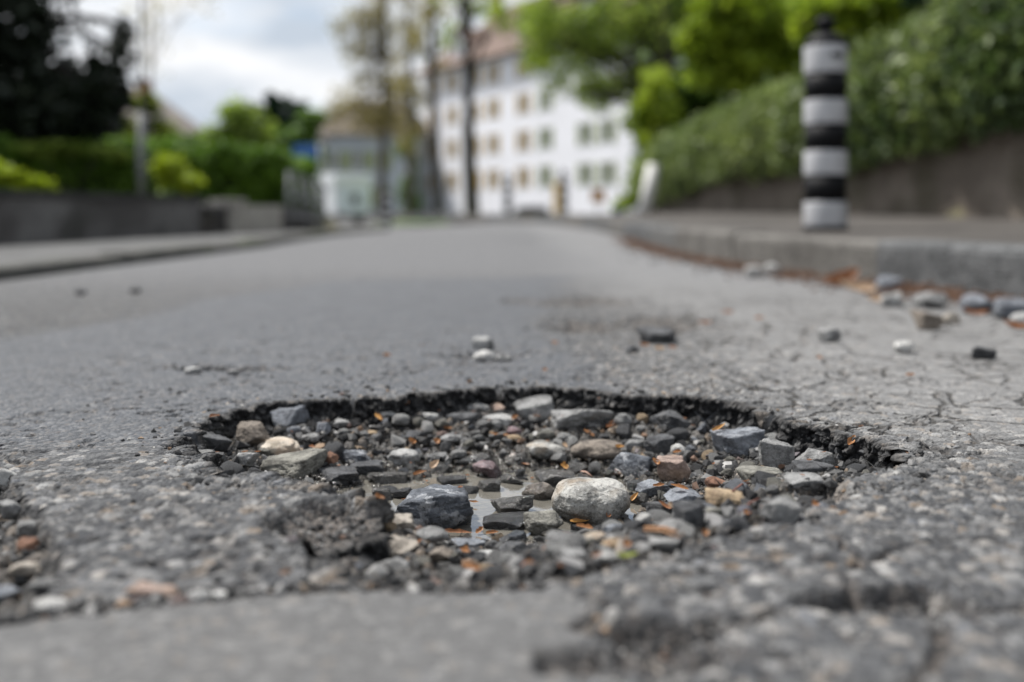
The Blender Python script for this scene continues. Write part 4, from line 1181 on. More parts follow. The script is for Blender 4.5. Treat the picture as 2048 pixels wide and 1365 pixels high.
kerb_row(KR, .6, 2.92, 1.0, lambda x, y: .13 + 0 * x, lambda x, y: -.06, .15, [MAT_KERB, concrete('kerb_brown', (.09, .084, .076), (.155, .147, .134), 7, .9), concrete('kerb_grey', (.065, .067, .068), (.125, .127, .128), 11, .9)], pav_r, 1, 27)
kerb_row(KL, .6, 3.0, 1.0, lambda x, y: float(.045 + terr(x, y)), lambda x, y: float(terr(x, y)) - .1, .13, MAT_KERB_L, pav_l, -1, 28)

def wall_path(name, path, z0, z1, thick, mat, label, cat, cope=None, cmat=None, jit=0):
    """a wall along a ground path with a coping on top"""
    n = len(path)
    def sweep(nm, q0, q1, za, zb, m, parent):
        V = []; F = []
        for i, (x, y) in enumerate(path):
            a = Vector(path[max(0, i - 1)]); b = Vector(path[min(n - 1, i + 1)])
            t = (b - a).normalized(); nr = Vector((t.y, -t.x))
            A = za(y); B = zb(y)
            for q, z in ((q0, A), (q0, B), (q1, B), (q1, A)):
                V.append((x + nr.x * q, y + nr.y * q, z))
        for i in range(n - 1):
            for j in range(4):
                F.append((i * 4 + j, i * 4 + (j + 1) % 4, i * 4 + 4 + (j + 1) % 4, i * 4 + 4 + j))
        e = (n - 1) * 4
        me = bpy.data.meshes.new(nm); me.from_pydata(V, [], F + [(3, 2, 1, 0), (e, e + 1, e + 2, e + 3)])
        bm = bmesh.new(); bm.from_mesh(me); bmesh.ops.recalc_face_normals(bm, faces=bm.faces); bm.to_mesh(me); bm.free()
        return ob(nm, me, m, parent)
    root = empty(name)
    tag(root, label, cat)
    sweep("wall_body", 0, thick, z0, z1, mat, root)
    if cope:
        sweep("coping", -cope, thick + cope, z1, lambda y: z1(y) + .035, cmat or mat, root)
    return root
ys = np.linspace(1.0, 13.6, 30)
wall_path("retaining_wall", [(float(WR(y)), float(y)) for y in ys], lambda y: float(ZWR(y)) - .1, lambda y: float(np.interp(y, [2, 5, 9, 14], [.95, .90, .80, .70])), .25, MAT_WALL_R,
          "dark concrete retaining wall under the ivy on the right", "wall")
ys = np.linspace(1.0, 7.35, 20)
wall_path("garden_wall", [(float(WL(y)), float(y)) for y in ys], lambda y: -.15, lambda y: .285, -.22, MAT_WALL_L, "long low dark rendered garden wall on the left", "wall", -.02, concrete("coping_dark", (.03, .03, .028), (.06, .06, .055), 4))
ys = np.linspace(8.25, 9.4, 6)
wall_path("garden_wall", [(float(WL(y)), float(y)) for y in ys], lambda y: -.15, lambda y: .26, -.22, MAT_PILLAR, "short brownish wall right of the gate pillar on the left", "wall")
MAT_IRON = simple("dark_iron", (.035, .033, .032), .6, .3, 20)
g = empty("garden_gate", (float(WL(7.65)), 7.65, .03)); tag(g, "low black gate in the gap of the left garden wall", "gate")
for k in range(5):
    MB().tube([(-.05 + .012 * k, -.2 + .1 * k, -.02), (-.05 + .012 * k, -.2 + .1 * k, .24)], .02, 6).build("bar", MAT_IRON, g)
MB().box(-.08, .02, -.26, .26, .18, .215).build("rail", MAT_IRON, g)
MB().box(-.08, .02, -.26, .26, .0, .035).build("rail", MAT_IRON, g)
p = empty("gate_pillar", (float(WL(8.08)) - .08, 8.08, -.03)); tag(p, "pale stone pillar beside the low black gate", "pillar")
MB().box(-.1, .1, -.12, .12, 0, .30, .008).build("shaft", MAT_PILLAR, p)
MB().box(-.12, .12, -.14, .14, .30, .335, .006).build("cap", MAT_PILLAR, p)
# railing that runs down beside the left pavement
MAT_RAIL = simple("rail_galvanised", (.13, .135, .14), .6, .2, 12, 0, .2)
rl = empty("railing", (0, 0, 0)); tag(rl, "grey tubular railing sloping along the left pavement before the trailer", "railing")
ry = np.linspace(9.7, 11.9, 5)
for y in ry:
    x = float(WL(y)); zb = float(terr(x, y))
    MB().tube([(x, y, zb - .1), (x, y, zb + .62 - .03 * (y - 9.7))], .022, 8).build("post", MAT_RAIL, rl)
for hh in (.62, .40, .2):
    MB().tube([(float(WL(y)), y, float(terr(WL(y), y)) + hh - .03 * (y - 9.7)) for y in ry], .022, 8).build("rail", MAT_RAIL, rl)
fn = empty("picket_fence", (0, 0, 0)); tag(fn, "low dark brown picket fence behind the grey railing", "fence")
MAT_FENCE = simple("fence_wood", (.055, .045, .042), .8, .3, 10)
for y in np.arange(9.7, 11.9, .12):
    x = float(WL(y)) - .12; zb = float(terr(x, y))
    MB().box(x - .012, x + .012, y - .05, y + .05, zb - .05, zb + .30).build("picket", MAT_FENCE, fn)
for hh in (.08, .24):
    MB().tube([(float(WL(y)) - .15, y, float(terr(WL(y), y)) + hh) for y in ry], .018, 6).build("fence_rail", MAT_FENCE, fn)

# base ground, garden beds and the bank behind the right wall
def sheet(name, fn_z, x0, x1, y0, y1, nx_, ny_, mat, label):
    a, b = np.meshgrid(np.linspace(x0, x1, nx_), np.linspace(y0, y1, ny_))
    i = np.arange(nx_ * ny_).reshape(ny_, nx_)
    F = np.stack([i[:-1, :-1], i[:-1, 1:], i[1:, 1:], i[1:, :-1]], -1).reshape(-1, 4)
    return tag(ob(name, npmesh(name, np.stack([a.ravel(), b.ravel(), fn_z(a.ravel(), b.ravel())], -1), F), mat), label, None, None, "structure")
MAT_SOIL = concrete("soil", (.05, .045, .03), (.10, .09, .05), .6, moss=(.05, .08, .02))
MAT_LAWN = simple("lawn", (.075, .13, .022), .9, .4, 3.0, .8)
sheet("ground", lambda x, y: -.30 - .2 * ss(10, 40, y) + 0 * x, -400, 400, -60, 700, 60, 60, MAT_SOIL, "flat ground of the town reaching to the horizon")
sheet("garden_bed", lambda x, y: np.where(x < WL(y) - .2, .2 + .02 * (-(x - WL(y))) + terr(x, y) * .6, -.29), -14, -2.2, -2, 20, 60, 50, MAT_SOIL, "planted garden ground behind the left wall")
sheet("bank", lambda x, y: np.where(x > WR(y) + .2, .66 + .16 * np.clip(x - WR(y) - .3, 0, 14) + .1 * fbm(x, y, 2.0, 2, 8), -.29), 1.9, 24, -2, 40, 60, 60, MAT_SOIL, "wooded bank rising behind the ivy wall")
# verge beyond the bend
sheet("lawn", lambda x, y: -.17 + .02 * fbm(x, y, 1.0, 3, 4) - .16 * ss(-2, -6, x), -5.0, 1.6, 29, 46, 40, 40, MAT_LAWN, "bright green grass verge in front of the white house")
sheet("road_beyond", lambda x, y: -.20 - .15 * ss(-2, -6, x), -30, 40, 27, 75, 50, 40, MAT_PAVE_L, "grey street beyond the bend")

# ------------------------------------------------------------------ bollards
MAT_BW = simple("bollard_white", (.42, .42, .43), .5, .18, 14)
MAT_BB = simple("bollard_black", (.006, .006, .007), .6, .2, 14)
MAT_BB.node_tree.nodes["Principled BSDF"].inputs["Specular IOR Level"].default_value = .15
def bollard(loc, label, hgt=.82):
    b = empty("bollard", loc); tag(b, label, "bollard", "striped bollards along the street")
    k = hgt / .82; rw, rb = .084 * k, .074 * k
    def L(name, prof, mat): return MB().lathe([(r * 1.0, z * k) for r, z in prof]).build(name, mat, b)
    L("base_ring", [(.090, 0), (.090, .018), (.080, .022)], MAT_BB)
    bands = [(.022, .118, 1), (.118, .222, 0), (.222, .316, 1), (.316, .420, 0), (.420, .514, 1), (.514, .618, 0), (.618, .725, 1)]
    for z0, z1, w in bands:
        if w: L("white_band", [(.080, z0), (.0845, z0 + .0015), (.085, z0 + .004), (.085, z1 - .004), (.0845, z1 - .0015), (.080, z1)], MAT_BW)
        else: L("black_band", [(.082, z0), (.082, z1)], MAT_BB)
    L("cap", [(.082, .725), (.082, .738), (.074, .756), (.050, .772), (.034, .780)], MAT_BB)
    L("knob", [(.024, .778), (.022, .790), (.034, .802), (.039, .818), (.034, .834), (.018, .842), (.004, .844)], MAT_BB)
    return b
bp = at(1651, 467, 4.02)
b1 = bollard((bp.x, bp.y, .131), "large black and white striped bollard on the right pavement, nearest of them all", .845)
# worn dark marking on its top white band
mk = MB()
for j, (a0, a1) in enumerate([(-1.62, -1.48), (-1.45, -1.30), (-1.27, -1.15), (-1.12, -1.0)]):
    for zz0, zz1 in ((.672, .695),):
        r_ = .0905
        vs_ = [mk.bm.verts.new((r_ * math.cos(a), r_ * math.sin(a), z)) for a, z in ((a0, zz0 + .02), (a1, zz0 + .023), (a1, zz1 + .02), (a0, zz1 + .016))]
        mk.bm.faces.new(vs_)
mk.build("marking", MAT_BB, b1)
for px, pb, Y, lab in ((1127, 432, 18.8, "distant striped bollard standing before the right half of the white house"),
                       (1015, 431, 20.4, "distant striped bollard standing before the middle of the white house"),
                       (775, 460, 21.8, "distant striped bollard just right of the white trailer")):
    q = at(px, pb, Y); bollard((q.x, q.y, q.z), lab, .86)
# pale leaning post at the end of the ivy wall
q = at(1288, 440, 10.8)
po = MB(); po.tube([(0, 0, -.05), (.05, 0, .25), (.11, 0, .56)], [.085, .08, .075], 10)
tag(po.build("marker_post", simple("post_white", (.62, .61, .58), .7, .2, 8), None, (q.x, q.y, .15)), "leaning off-white post at the far end of the ivy wall", "post")

# ------------------------------------------------------------------ foliage
def leaf_mesh(name, C, size, seed, up=.4, lo=.7, hi=1.3, tone=None):
    rg = np.random.default_rng(seed); n = len(C)
    nr = rg.normal(size=(n, 3)); nr[:, 2] = np.abs(nr[:, 2]) + up
    nr /= np.linalg.norm(nr, axis=1)[:, None]
    t = np.cross(nr, rg.normal(size=(n, 3))); t /= np.linalg.norm(t, axis=1)[:, None]
    b = np.cross(nr, t)
    s = size * rg.uniform(lo, hi, n)[:, None]
    V = np.stack([C - t * s, C - b * s * .55 + nr * s * .12, C + t * s, C + b * s * .55 + nr * s * .12], 1).reshape(-1, 3)
    F = np.arange(4 * n).reshape(n, 4)
    me = npmesh(name, V, F, False)
    if tone is None: tone = np.clip(.5 + .35 * vn3(C, size * 9, seed) + rg.normal(0, .22, n), 0, 1)
    tone = np.repeat(tone, 4)
    attr(me, "tone", np.stack([tone, tone, tone, np.ones_like(tone)], -1))
    return me
def foliage_mat(name, c0, c1, c2, tr=.35, rough=.55):
    t = NT(name)
    a = t.n("ShaderNodeAttribute", attribute_name="tone")
    s = t.n("ShaderNodeSeparateColor", {0: a.outputs['Color']}).outputs[0]
    c = t.ramp(s, [(0, c0), (.5, c1), (1, c2)])
    t.fin(c, rough, .3)
    tl = t.n("ShaderNodeBsdfTranslucent", {0: t.mix(.5, c, t.mix(1.0, c, (1.2, 1.3, .5), 'MULTIPLY'))})
    mx = t.n("ShaderNodeMixShader", {0: tr, 1: t.p.outputs[0], 2: tl.outputs[0]})
    t.t.links.new(mx.outputs[0], t.out.inputs[0])
    return t.m
FM = {'yew': foliage_mat("leaf_yew", (.006, .010, .006), (.010, .016, .009), (.016, .024, .012), .05),
      'hedge': foliage_mat("leaf_hedge", (.05, .10, .012), (.09, .17, .018), (.17, .28, .035), .35),
      'shrub': foliage_mat("leaf_shrub", (.18, .24, .016), (.27, .34, .022), (.38, .45, .04), .4),
      'spring': foliage_mat("leaf_spring", (.07, .11, .025), (.21, .29, .055), (.40, .48, .11), .5),
      'lime': foliage_mat("leaf_lime", (.08, .13, .012), (.24, .32, .03), (.46, .54, .07), .5),
      'ivy': foliage_mat("leaf_ivy", (.06, .095, .034), (.18, .23, .085), (.36, .41, .18), .35, .45),
      'bud': foliage_mat("leaf_bud", (.17, .14, .06), (.28, .235, .11), (.40, .345, .17), .5),
      'mid': foliage_mat("leaf_mid", (.05, .10, .02), (.10, .18, .035), (.17, .27, .05), .4),
      'olive': foliage_mat("leaf_olive", (.11, .13, .02), (.16, .20, .03), (.24, .28, .05), .5),
      'conifer': foliage_mat("leaf_conifer", (.012, .035, .018), (.022, .055, .028), (.04, .08, .04), .1)}
MAT_BARK = simple("bark", (.028, .023, .019), .9, .4, 6, .6)
MAT_BARK2 = simple("bark_pale", (.10, .088, .075), .9, .3, 6, .6)
MAT_CORE = simple("hedge_core", (.010, .016, .006), .95, .3, 5)
def blob_pts(blobs, n, rg, shell=.55):
    vol = np.array([b[3] * b[4] * b[5] for b in blobs]) ** .8; vol /= vol.sum()
    k = rg.choice(len(blobs), n, p=vol)
    B = np.array(blobs)[k]
    d = rg.normal(size=(n, 3)); d /= np.linalg.norm(d, axis=1)[:, None]
    r = rg.random(n) ** (1 / 3.0); r = shell * np.maximum(r, rg.random(n) ** .25) + (1 - shell) * r
    r = np.where(rg.random(n) < .28, r * rg.uniform(1.0, 2.0, n), r)
    P = B[:, :3] + d * r[:, None] * B[:, 3:6]
    return P + .12 * B[:, 3:6] * np.stack([vn3(P, B[0, 3] * .4 + .05, 5), vn3(P, B[0, 3] * .4 + .05, 6), vn3(P, B[0, 3] * .4 + .05, 7)], -1)
def break_up(blobs, rg, k=7, f=.42, spread=.95):
    out = []
    for x, y, z, a, b_, c in blobs:
        for _ in range(k):
            d = rg.normal(size=3); d /= np.linalg.norm(d); q = rg.random() ** .5 * spread; g_ = f * rg.uniform(.45, 1.25)
            out.append((x + d[0] * a * q, y + d[1] * b_ * q, z + d[2] * c * q, a * g_, b_ * g_, c * g_ * .8))
    return out
def tree(name, base, trunk, blobs, n, leaf, mat, label, seed, bark=None, limbs=True, group=None, cat="tree", tr=None):
    """base: ground point; trunk: list of (dx, dy, z, radius); blobs: crown clumps relative to the base"""
    rg = np.random.default_rng(seed)
    root = empty(name, base); tag(root, label, cat, group)
    m = MB()
    m.tube([(a, b, c) for a, b, c, _ in trunk], [r for *_, r in trunk], 10)
    if limbs:
        for bl in blobs:
            k = int(len(trunk) * rg.uniform(.35, .8)); k = min(max(k, 0), len(trunk) - 1)
            s = Vector(trunk[k][:3]); e = Vector(bl[:3]); r = trunk[k][3] * .45
            mid = (s + e) / 2 + Vector((0, 0, .12 * (e - s).length))
            m.tube([s, mid, e], [r, r * .7, r * .25], 6)
            for _ in range(3):
                e2 = e + Vector(rg.normal(0, .6, 3)) * Vector(bl[3:6]).length * .5
                m.tube([mid, (mid + e2) / 2 + Vector((0, 0, .05)), e2], [r * .45, r * .3, r * .1], 5)
    m.build("trunk", bark or MAT_BARK, root)
    fine = blobs if mat == 'yew' else (break_up(blobs, rg, 5, .5, .8) if cat != 'tree' else (break_up(blobs, rg, 9, .55, 1.0) if mat in ('lime', 'bud', 'spring') else break_up(blobs, rg)))
    ob("crown", leaf_mesh("crown", blob_pts(fine, n, rg), leaf, seed), FM[mat], root)
    return root
def rblobs(seed, n, cx, cy, cz, sx, sy, sz, r0, r1):
    rg = np.random.default_rng(seed); out = []
    for _ in range(n):
        d = rg.normal(size=3); d /= np.linalg.norm(d); q = rg.random() ** .4
        r = rg.uniform(r0, r1)
        out.append((cx + d[0] * q * sx, cy + d[1] * q * sy, cz + d[2] * q * sz, r, r, r * .8))
    return out
def pb(base, L):
    """clumps given by photo position, distance and radii in photo pixels"""
    out = []
    for px, py, Y, rx, rz in L:
        c = at(px, py, Y) - Vector(base)
        out.append((c.x, c.y, c.z, rx / FPX * Y, (rx + rz) / 2 / FPX * Y, rz / FPX * Y))
    return out
def gz(x, y): return float(-.30 - .2 * ss(10, 40, y))

# --- left side
b = (-4.9, 10.2, .3)
tree("yew_tree", b, [(0, 0, -.1, .16), (.05, 0, .8, .13), (0, 0, 1.8, .10), (-.1, 0, 3.0, .05)],
     pb(b, [(30, 60, 10, 75, 75), (-60, 150, 10, 110, 140), (70, 215, 10, 115, 70), (160, 225, 10, 80, 62), (215, 190, 10, 42, 62), (238, 110, 10, 24, 55), (252, 60, 10, 11, 28), (110, 180, 10.3, 70, 55), (-20, 250, 10, 120, 45), (190, 150, 10, 30, 40), (30, -60, 10, 90, 70), (-80, -40, 10, 130, 120), (80, 50, 10, 30, 40)]),
     9000, .075, 'yew', "dark almost black yew tree at the upper left", 21)
def hedge(name, p0, p1, zb, zt, thick, n, leaf, mat, label, seed, group=None):
    rg = np.random.default_rng(seed)
    root = empty(name, (p0[0], p0[1], zb)); tag(root, label, "hedge", group)
    a = Vector((0, 0, 0)); bb = Vector((p1[0] - p0[0], p1[1] - p0[1], 0)); L = bb.length
    ang = math.atan2(bb.y, bb.x)
    c = MB().box(.04, L - .04, -thick / 2 + .06, thick / 2 - .06, -.05, zt - zb - .07, .05).build("branch_core", MAT_CORE, root)
    c.rotation_euler = (0, 0, ang)
    u = rg.uniform(0, L, n); s = rg.choice(3, n, p=[.5, .3, .2])
    v = np.where(s == 0, -thick / 2, np.where(s == 1, rg.uniform(-thick / 2, thick / 2, n), thick / 2))
    w = np.where(s == 1, zt - zb, rg.uniform(0, zt - zb, n))
    j = .04
    P = np.stack([u, v, w], -1) + rg.normal(0, j, (n, 3))
    P[:, 2] += .13 * fbm(P[:, 0], P[:, 1], .35, 3, seed) * (P[:, 2] > .3); P[:, 1] += .07 * fbm(P[:, 0], P[:, 2], .25, 3, seed + 1)
    ca, sa = math.cos(ang), math.sin(ang)
    P = np.stack([P[:, 0] * ca - P[:, 1] * sa, P[:, 0] * sa + P[:, 1] * ca, P[:, 2]], -1)
    ob("foliage", leaf_mesh("foliage", P, leaf, seed), FM[mat], root)
    return root
hedge("garden_hedge", (-5.6, 8.7), (-3.95, 10.4), .2, .80, .6, 5000, .045, 'hedge', "clipped hedge under the dark yew tree at the left", 31)
hedge("garden_hedge", (-3.8, 10.6), (-2.85, 11.9), .15, .86, .6, 5000, .045, 'hedge', "clipped dark green hedge right of the lamp post, behind the yellow-green shrub", 32)
hedge("garden_hedge", (-3.12, 12.6), (-3.02, 14.6), .05, .86, .3, 3500, .045, 'hedge', "small clipped hedge behind the grey railing", 33)
hedge("garden_hedge", (-7.5, 12.5), (-4.4, 14.0), .0, 1.15, .7, 5000, .06, 'mid', "taller loose hedge farther back under the yew tree", 34)
def shrub(base, L, n, leaf, mat, label, seed, name="shrub"):
    return tree(name, base, [(0, 0, -.05, .02), (.01, 0, .12, .015), (0, 0, .25, .008)], pb(base, L), n, leaf, mat, label, seed, cat="shrub")
q = at(360, 385, 8.6); shrub((q.x, q.y, .2), [(360, 348, 8.6, 46, 38), (335, 362, 8.6, 28, 26), (390, 362, 8.6, 26, 26)], 1500, .03, 'shrub', "round yellow-green shrub right of the lamp post", 41)
q = at(40, 385, 6.6); shrub((q.x, q.y, .22), [(45, 362, 6.6, 55, 28), (-10, 352, 6.6, 60, 30), (85, 375, 6.6, 30, 14)], 1500, .03, 'shrub', "yellow-green shrub above the wall at the far left", 42)
# sprays of new shoots along the hedge top
q = at(130, 300, 9.4); shrub((q.x, q.y, .2), [(60, 300, 9.4, 60, 22), (150, 298, 9.5, 60, 18), (220, 306, 9.6, 40, 18)], 1200, .035, 'spring', "light green shoots sticking out above the left hedge", 43)
b = (-6.9, 25, -.3)
tree("young_tree", b, [(0, 0, 0, .08), (0, 0, 1.0, .06), (.05, 0, 2.2, .03)], pb(b, [(470, 262, 25, 55, 50), (440, 285, 25, 45, 40), (505, 270, 25, 35, 50), (470, 320, 25, 60, 40), (475, 225, 25, 26, 22)]), 3000, .10, 'spring', "light green leafy young tree behind the left hedge", 51)
b = (-10.3, 28, -.3)
tree("young_tree", b, [(0, 0, 0, .08), (0, 0, 1.2, .06), (.05, 0, 2.6, .03)], pb(b, [(300, 250, 28, 50, 55), (340, 280, 28, 50, 45), (265, 275, 28, 45, 40), (300, 200, 28, 30, 30)]), 2600, .11, 'olive', "hazy green tree in front of the brown roofed house at left", 52)
b = (-9.3, 41, -.5)
tree("conifer_tree", b, [(0, 0, 0, .2), (0, 0, 2.5, .15), (0, 0, 5.2, .04)], pb(b, [(560, 215, 41, 42, 28), (530, 240, 41, 45, 40), (590, 245, 41, 45, 42), (560, 290, 41, 80, 50)]), 2600, .17, 'conifer', "dark green conifer behind the blue street sign", 53)
b = (-8.4, 36, -.4)
tree("garden_tree", b, [(0, 0, 0, .12), (0, 0, 1.6, .09), (0, 0, 3, .04)], pb(b, [(600, 265, 36, 40, 28), (630, 245, 36, 32, 32), (575, 300, 36, 50, 35), (625, 300, 36, 35, 30)]), 2400, .14, 'mid', "green tree right of the dark conifer at left", 54)
# bare twiggy tree top above the lamp post
b = (-7.3, 20, -.3)
tree("bare_tree", b, [(0, 0, 0, .05), (.02, 0, 2.0, .04), (.05, 0, 3.4, .028), (.0, 0, 5.5, .012)], pb(b, [(300, 60, 20, 60, 70), (330, 20, 20, 80, 40), (290, 130, 20, 45, 40), (390, 10, 20, 60, 30)]), 260, .05, 'bud', "nearly bare twiggy tree behind the lamp post", 55, MAT_BARK2)
# budding trees in the middle
def tall(px, py0, Y, rpx, lean, blobs, n, leaf, mat, label, seed, bark=None, top=-90, name="street_tree"):
    q = at(px, py0, Y); z0 = gz(q.x, Y); b = (q.x, Y, z0)
    r = rpx / 2 / FPX * Y; h = at(px, top, Y).z - z0
    tk = [(lean * s + .05 * math.sin(7 * s + seed), .0, h * s, r * (1.15 - .6 * s)) for s in np.linspace(0, 1, 9)]
    return tree(name, b, tk, pb(b, blobs), n, leaf, mat, label, seed, bark)
tall(765, 436, 48, 16, .1, [(740, 40, 48, 55, 50), (720, 110, 48, 42, 40), (785, 80, 48, 45, 60), (770, 160, 48, 50, 45), (720, 170, 48, 35, 30), (800, 170, 48, 40, 40), (760, -30, 48, 70, 50), (760, 230, 47, 55, 35), (715, 235, 47, 40, 25), (800, 250, 47, 35, 40), (700, 60, 48, 30, 40), (750, 100, 48, 40, 40), (690, 215, 47, 40, 35), (650, 235, 47, 35, 25), (740, 245, 47, 50, 30), (840, 210, 47, 25, 30)], 6500, .10, 'bud', "tall brown budding tree left of the white house", 61, MAT_BARK2)
tall(820, 436, 44, 14, -.1, [(830, 60, 44, 34, 60), (840, -10, 44, 45, 50), (815, 260, 44, 26, 60), (820, 180, 44, 30, 40), (860, 110, 44, 26, 40)], 1500, .11, 'bud', "slender budding tree beside the left corner of the white house", 62, MAT_BARK2)
tall(822, 436, 52, 16, 0, [(818, 330, 52, 24, 40), (820, 395, 52, 26, 36), (815, 280, 52, 22, 30)], 1800, .12, 'mid', "dark green columnar tree in the gap left of the white house", 63, top=230, name="columnar_tree")
tall(877, 434, 42, 17, -.35, [(870, 20, 42, 40, 40), (850, 80, 42, 30, 40)], 500, .10, 'bud', "thin grey trunk tree before the left end of the white house", 64)
tall(944, 434, 38, 27, -.25, [(920, -20, 38, 60, 40), (970, 10, 38, 42, 26), (990, 45, 38, 30, 22), (900, 60, 38, 26, 30)], 900, .10, 'lime', "dark straight tree trunk in front of the white house", 65)
# --- right side: wooded bank
def bank(px, Y): 
    x = (px - 1024) / FPX * Y; return float(.66 + .16 * np.clip(x - WR(Y) - .3, 0, 14)) if x > WR(Y) + .2 else .1
b = (4.15, 25, bank(1350, 25))
tree("large_tree", b, [(0, 0, -.3, .36), (-.05, 0, .8, .30), (-.12, 0, 2.0, .27), (-.3, 0, 3.6, .25), (-.5, 0, 5.5, .22), (-.7, 0, 8, .16)],
     pb(b, [(1150, 60, 25, 80, 55), (1090, 20, 25, 60, 40), (1230, 40, 25, 90, 60), (1180, 125, 25, 60, 40), (1120, 110, 25, 42, 40), (1290, 60, 25, 60, 60), (1260, 150, 25, 55, 45), (1200, -30, 25, 160, 60), (1400, 40, 26, 60, 70), (1170, 185, 25, 40, 25), (1210, 200, 25, 40, 40), (1080, 70, 25, 50, 35)]),
     4600, .085, 'spring', "large tree with a leaning dark trunk above the ivy wall", 71)
b = (4.9, 33, .0)
tree("large_tree", b, [(0, 0, -.3, .16), (-.2, 0, 2.0, .14), (-.7, 0, 4.5, .11), (-1.6, 0, 7.5, .07)],
     pb(b, [(1060, 30, 33, 45, 40), (1110, 70, 33, 50, 45), (1080, 120, 33, 40, 40), (1150, 130, 33, 45, 45), (1200, 90, 33, 55, 50), (1160, 30, 33, 60, 40), (1250, 170, 33, 45, 50), (1190, 180, 33, 40, 40), (1120, 170, 33, 30, 30), (1260, 80, 33, 50, 50), (1000, 20, 33, 35, 30)]),
     5200, .09, 'lime', "airy lime green tree hanging over the roof of the white house", 78)
b = (3.1, 22, .2)
tree("garden_tree", b, [(0, 0, -.3, .10), (0, 0, .8, .08), (0, 0, 2.0, .04)], pb(b, [(1300, 290, 22, 38, 50), (1290, 360, 22, 36, 45), (1320, 230, 22, 36, 40), (1265, 400, 22, 28, 30), (1280, 240, 22, 30, 40), (1310, 170, 22, 30, 30)]), 3600, .075, 'lime', "bright green bush tree at the right end of the white house", 72)
for i, (bx, Y, L, n, mat, lab, sd) in enumerate([
   (1500, 17, [(1460, 60, 17, 70, 65), (1540, 30, 17, 80, 60), (1480, 130, 17, 65, 50), (1560, 110, 17, 55, 60), (1430, 170, 17, 45, 40), (1500, 200, 17, 50, 35), (1400, 100, 17, 45, 50)], 8500, 'lime', "bright yellow-green tree left of the striped bollard, above the ivy", 73),
   (1740, 15, [(1700, 20, 15, 80, 50), (1770, 50, 15, 70, 40), (1830, 10, 15, 80, 40), (1640, 50, 15, 50, 40), (1730, 90, 15, 50, 35), (1900, 20, 15, 60, 40)], 7000, 'lime', "lime green tree behind the top of the striped bollard", 74),
   (1400, 23, [(1380, 250, 23, 55, 50), (1420, 210, 23, 60, 45), (1370, 180, 23, 40, 40), (1460, 240, 23, 50, 40), (1350, 290, 23, 40, 40)], 3200, 'mid', "mid green tree between the leaning trunk and the ivy", 75),
   (1600, 26, [(1400, 20, 26, 110, 80), (1600, 0, 26, 160, 70), (1800, -10, 26, 160, 80), (1550, 130, 26, 100, 70), (1980, -10, 26, 150, 100)], 5000, 'mid', "broad darker green tree filling the back of the bank", 76),
   (1990, 9, [(1960, 20, 9, 90, 60), (2040, 60, 9, 90, 90), (1880, -10, 9, 70, 50), (2080, -30, 9, 120, 80)], 4200, 'conifer', "dark evergreen at the upper right above the ivy", 77)]):
    x = (bx - 1024) / FPX * Y; z = bank(bx, Y)
    h = max(1.2, max(at(0, l[1], Y).z for l in L) - z)
    tree("bank_tree", (x, Y, z), [(0, 0, -.3, .14), (.05, 0, h * .3, .11), (-.05, 0, h * .6, .08), (0, 0, h * .95, .03)], pb((x, Y, z), L), n, .085 if Y < 20 else .13, mat, lab, sd)
rgw = np.random.default_rng(79)
wx_ = rgw.uniform(4.4, 26, 15000); wy_ = rgw.uniform(30, 37, 15000)
wz_ = .6 + (7.0 + 1.5 * fbm(wx_, wy_, 3.0, 3, 6)) * rgw.random(15000)
tag(ob("bank_wood", leaf_mesh("bank_wood", np.stack([wx_, wy_, wz_], -1), .26, 80), FM['mid']), "dense green woodland at the back of the bank", None, None, "stuff")
# ivy over the wall
rg = np.random.default_rng(88)
n = 26000
iy = 2.6 + 11.2 * rg.random(n) ** 1.15
zl = np.interp(iy, [2.5, 5, 6.5, 9, 12.5, 14], [.72, .62, .50, .50, .34, .32]) + .03 * fbm(iy, iy * 0, .5, 3, 3)
zt = np.interp(iy, [2.5, 5, 6.5, 9, 12.5, 14], [1.65, 1.46, 1.28, 1.16, 1.12, .9]) + .06 * fbm(iy, iy * 0 + 3, .7, 3, 4)
w = rg.random(n)
z = zl + (zt - zl) * w
bulge = .05 + .20 * np.sin(np.pi * np.clip(w * .9 + .08, 0, 1)) ** .8 + .10 * fbm(iy, z, .38, 4, 5)
over = np.clip(w - .82, 0, 1) / .18
x = WR(iy) - bulge + over * .8 * rg.random(n)
ivy_tone_shaded = np.clip(.38 + .55 * fbm(iy, z, .7, 4, 12) + .04 * (iy - 7) + rg.normal(0, .17, n), 0, 1)  # patchy leaf tone; near end coloured darker to stand in for overhead tree shade
ivy = empty("ivy_hedge", (float(WR(8)), 8, .4)); tag(ivy, "thick ivy hanging over the dark retaining wall on the right", "ivy")
io = ob("foliage", leaf_mesh("foliage", np.stack([x - WR(8), iy - 8, z - .4], -1) + rg.normal(0, .025, (n, 3)), .036, 89, up=-.2, tone=ivy_tone_shaded), FM['ivy'], ivy)
cv = []; cf = []
for i, y in enumerate(np.linspace(2.7, 13.6, 24)):
    a = float(np.interp(y, [2.5, 5, 6.5, 9, 12.5, 14], [.76, .67, .55, .55, .40, .38])); c = float(np.interp(y, [2.5, 5, 6.5, 9, 12.5, 14], [1.58, 1.40, 1.22, 1.08, 1.02, .8]))
    x0 = float(WR(y) - WR(8))
    for dx, zq in ((-.03, a), (-.19, a + .2 * (c - a)), (-.19, a + .8 * (c - a)), (-.03, c), (.6, c), (.6, a)):
        cv.append((x0 + dx, y - 8, zq - .4))
    if i:
        for j in range(6):
            cf.append(((i - 1) * 6 + j, (i - 1) * 6 + (j + 1) % 6, i * 6 + (j + 1) % 6, i * 6 + j))
me = bpy.data.meshes.new("stem_core"); me.from_pydata(cv, [], cf); ob("stem_core", me, MAT_CORE, ivy)

